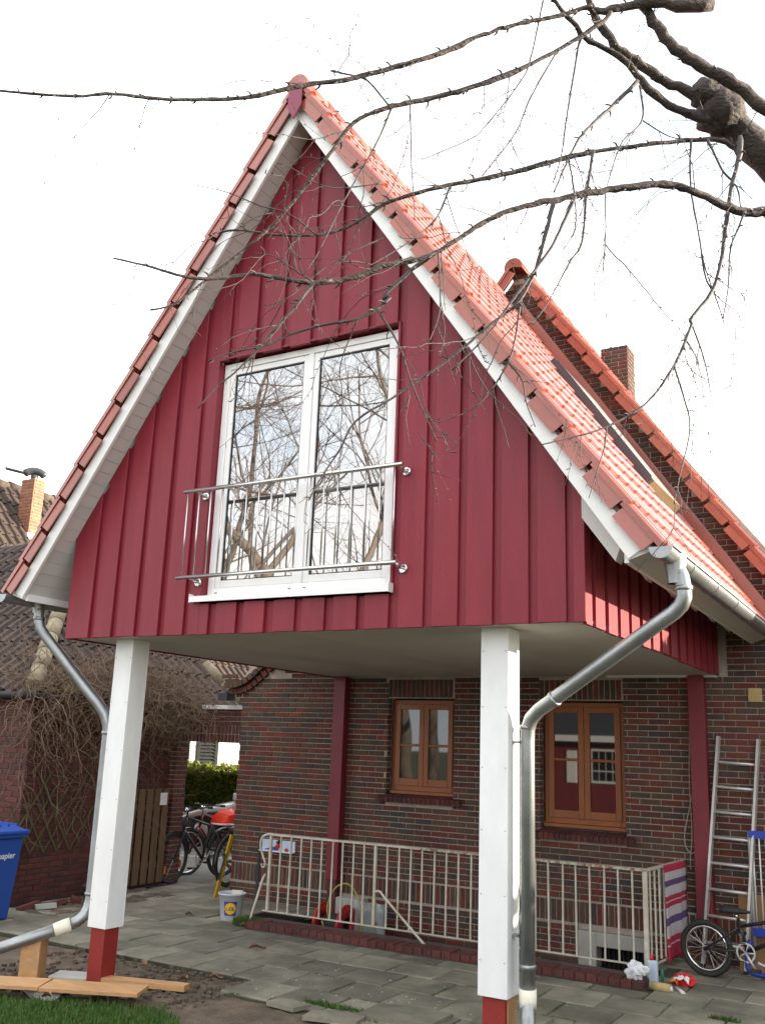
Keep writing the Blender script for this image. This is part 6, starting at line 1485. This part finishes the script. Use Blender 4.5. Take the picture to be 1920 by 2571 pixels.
# shed mirrored in the lower windows
sh_ = thing('garden_shed', 'red boarded garden shed with white sash window across the garden', 'shed', (-1.6, -12.4, 0))
y = -12.2
MB().box(-4.2, 1.6, -15, y, -.1, 2.45).build('wall', m_shed, sh_)
MB().add([(-4.5, y + .35, 2.35), (1.9, y + .35, 2.35), (1.9, -13.6, 3.6), (-4.5, -13.6, 3.6), (1.9, -15.3, 2.35), (-4.5, -15.3, 2.35)], [(0, 1, 2, 3), (3, 2, 4, 5), (0, 3, 5), (1, 4, 2)]).build('roof', m_flash, sh_)
MB().box(-4.5, 1.9, y + .36, y + .40, 2.25, 2.42).build('fascia', m_white, sh_)
b = MB().box(-2.02, -1.16, y + .001, y + .06, 1.12, 2.06); sw = b.build('window', m_white, sh_)
for i in range(4):
    for j in range(3): MB().box(-1.97 + i * .195, -1.80 + i * .195, y + .0605, y + .066, 1.19 + j * .28, 1.44 + j * .28).build('pane', m_glass2, sw)
bevel(MB().box(-2.75, -2.45, y + .001, y + .05, 1.1, 2.0).build('notice_board', m_white, sh_), .01)

# ------------------------------------------------------------------ the old cherry tree reaching over the picture
def cherry():
    root = thing('cherry_tree', 'old pruned bare cherry tree reaching over the roof from the right', 'tree', (7.8, -1.5, -.05))
    r = random.Random(17)
    # trunk stands outside the right picture edge
    tk = [(7.85, -1.45, -.1), (7.80, -1.47, .5), (7.70, -1.5, 1.4), (7.55, -1.52, 2.3), (7.22, -1.52, 3.1), (6.80, -1.47, 3.75), (6.50, -1.45, 4.12), (6.354, -1.479, 4.309)]
    MB().tube(smoothpath(tk, 4), [.23, .21, .20, .19, .185, .18, .178, .175, .172, .17, .168, .166, .164, .162, .16, .158, .154, .15, .145, .14, .135, .13, .125, .12, .112, .105, .098, .092, .0882], 14, knob=.07).build('trunk', m_bark, root)
    spurs = MB(); twigs = MB()
    def twig(p, d, ln, rad, depth=0):
        n = max(3, int(ln / .035)); pts = [p.copy()]
        for i in range(n):
            d = (d + Vector((r.gauss(0, .13), r.gauss(0, .13), r.gauss(0, .13) - .02))).normalized(); p = p + d * (ln / n); pts.append(p.copy())
        rs = [rad * (1 - .6 * i / n) for i in range(n + 1)]
        twigs.tube(pts, rs, 4, True)
        for i in range(1, n + 1):
            if r.random() < .42:
                u = (pts[i] - pts[i - 1]).normalized(); sd_ = u.cross(Vector((r.gauss(0, 1), r.gauss(0, 1), r.gauss(0, 1)))).normalized()
                L_ = r.uniform(.006, .018); spurs.tube([pts[i], pts[i] + (sd_ + u * .5) * L_ * .6, pts[i] + (sd_ + u * .7) * L_], [rad * .7, rad * .9, rad * .3], 4, False)
        if depth < 1:
            for _ in range(r.randint(0, 2)):
                i = r.randint(1, n); u = (pts[i] - pts[i - 1]).normalized()
                sd_ = (u + u.cross(Vector((r.gauss(0, 1), r.gauss(0, 1), r.gauss(0, 1)))).normalized() * r.uniform(.5, 1.1)).normalized()
                twig(pts[i], sd_, ln * r.uniform(.25, .6), rad * .7, depth + 1)
    for nm, pts in TREE:
        P0 = [Vector(p[:3]) for p in pts]; R0 = [p[3] for p in pts]; k_ = 4
        k_ = 8; sp0 = smoothpath(P0, k_); r_0 = []
        for i in range(len(sp0)):
            f_ = i / k_; a = int(min(f_, len(R0) - 1)); c = min(a + 1, len(R0) - 1); r_0.append(R0[a] + (R0[c] - R0[a]) * (f_ - a))
        sp = [sp0[0]]; rr__ = [r_0[0]]; acc = 0                  # even spacing, never closer than the branch is thick
        for i in range(1, len(sp0)):
            acc += (sp0[i] - sp0[i - 1]).length
            if acc >= max(.022, 1.0 * r_0[i]) or i == len(sp0) - 1: sp.append(sp0[i]); rr__.append(r_0[i]); acc = 0
        kn = .07 if R0[0] > .02 else .05
        ln = sum((sp[i + 1] - sp[i]).length for i in range(len(sp) - 1))
        sp = [p + Vector((r.gauss(0, 1), r.gauss(0, 1), r.gauss(0, 1))) * min(.0035, q * .13) for p, q in zip(sp, rr__)]
        rr__ = [(q * 1.25 if q < .010 else q * .82) * r.uniform(.88, 1.14) for q in rr__]
        MB().tube(sp, rr__, 12 if R0[0] > .02 else 7, knob=kn).build(nm, m_bark if R0[0] > .012 else m_twig, root, P0[0], fix=False)
        # short fruit spurs and thin side twigs
        big = R0[0] > .03
        for i in range(1, len(sp)):
            seg = (sp[i] - sp[i - 1]); L_ = seg.length
            if L_ < 1e-5: continue
            u = seg.normalized()
            for _ in range(int(L_ / (.07 if not big else .11)) + (1 if r.random() < (L_ / (.07 if not big else .11)) % 1 else 0)):
                p = sp[i - 1] + seg * r.random(); sd_ = u.cross(Vector((r.gauss(0, 1), r.gauss(0, 1), r.gauss(0, 1)))).normalized()
                l2 = r.uniform(.008, .03); q = min(.0042, max(.0014, rr__[i] * .55)); s0 = p + sd_ * rr__[i] * .6
                spurs.tube([s0, s0 + (sd_ + u * .4) * l2 * .6, s0 + (sd_ + u * .8) * l2], [q, q * 1.15, q * .4], 4, False)
            if r.random() < L_ / (.20 if not big else .35):
                p = sp[i - 1] + seg * r.random(); sd_ = (u * .7 + u.cross(Vector((r.gauss(0, 1), r.gauss(0, 1), r.gauss(0, 1)))).normalized() + Vector((0, 0, -.55))).normalized()
                twig(p, sd_, r.choice((r.uniform(.08, .35), r.uniform(.2, .75))), r.uniform(.0016, .0027))
    props(spurs.build('spurs', m_twig, root, fix=False), kind='stuff'); props(twigs.build('twigs', m_twig, root, fix=False), kind='stuff')
    import mathutils.noise as mn
    for c, rad in (((6.00, -1.885, 4.80), (.105, .10, .115)), ((5.955, -1.95, 4.86), (.07, .07, .07))):      # swollen old pruning wound
        b = MB(); vs = []; n, mm = 26, 15
        for j in range(mm):
            a = pi * j / (mm - 1)
            for i in range(n):
                e = 2 * pi * i / n; d = Vector((cos(e) * sin(a), sin(e) * sin(a), cos(a)))
                k2 = 1 + .22 * mn.noise(d * 2.5 + Vector(c)) + .12 * mn.noise(d * 7)
                vs.append(Vector(c) + Vector((d.x * rad[0], d.y * rad[1], d.z * rad[2])) * k2)
        b.add(vs, [(j * n + i, j * n + (i + 1) % n, (j + 1) * n + (i + 1) % n, (j + 1) * n + i) for j in range(mm - 1) for i in range(n)], True)
        b.build('burr', m_bark, root, c, fix=False)
cherry()
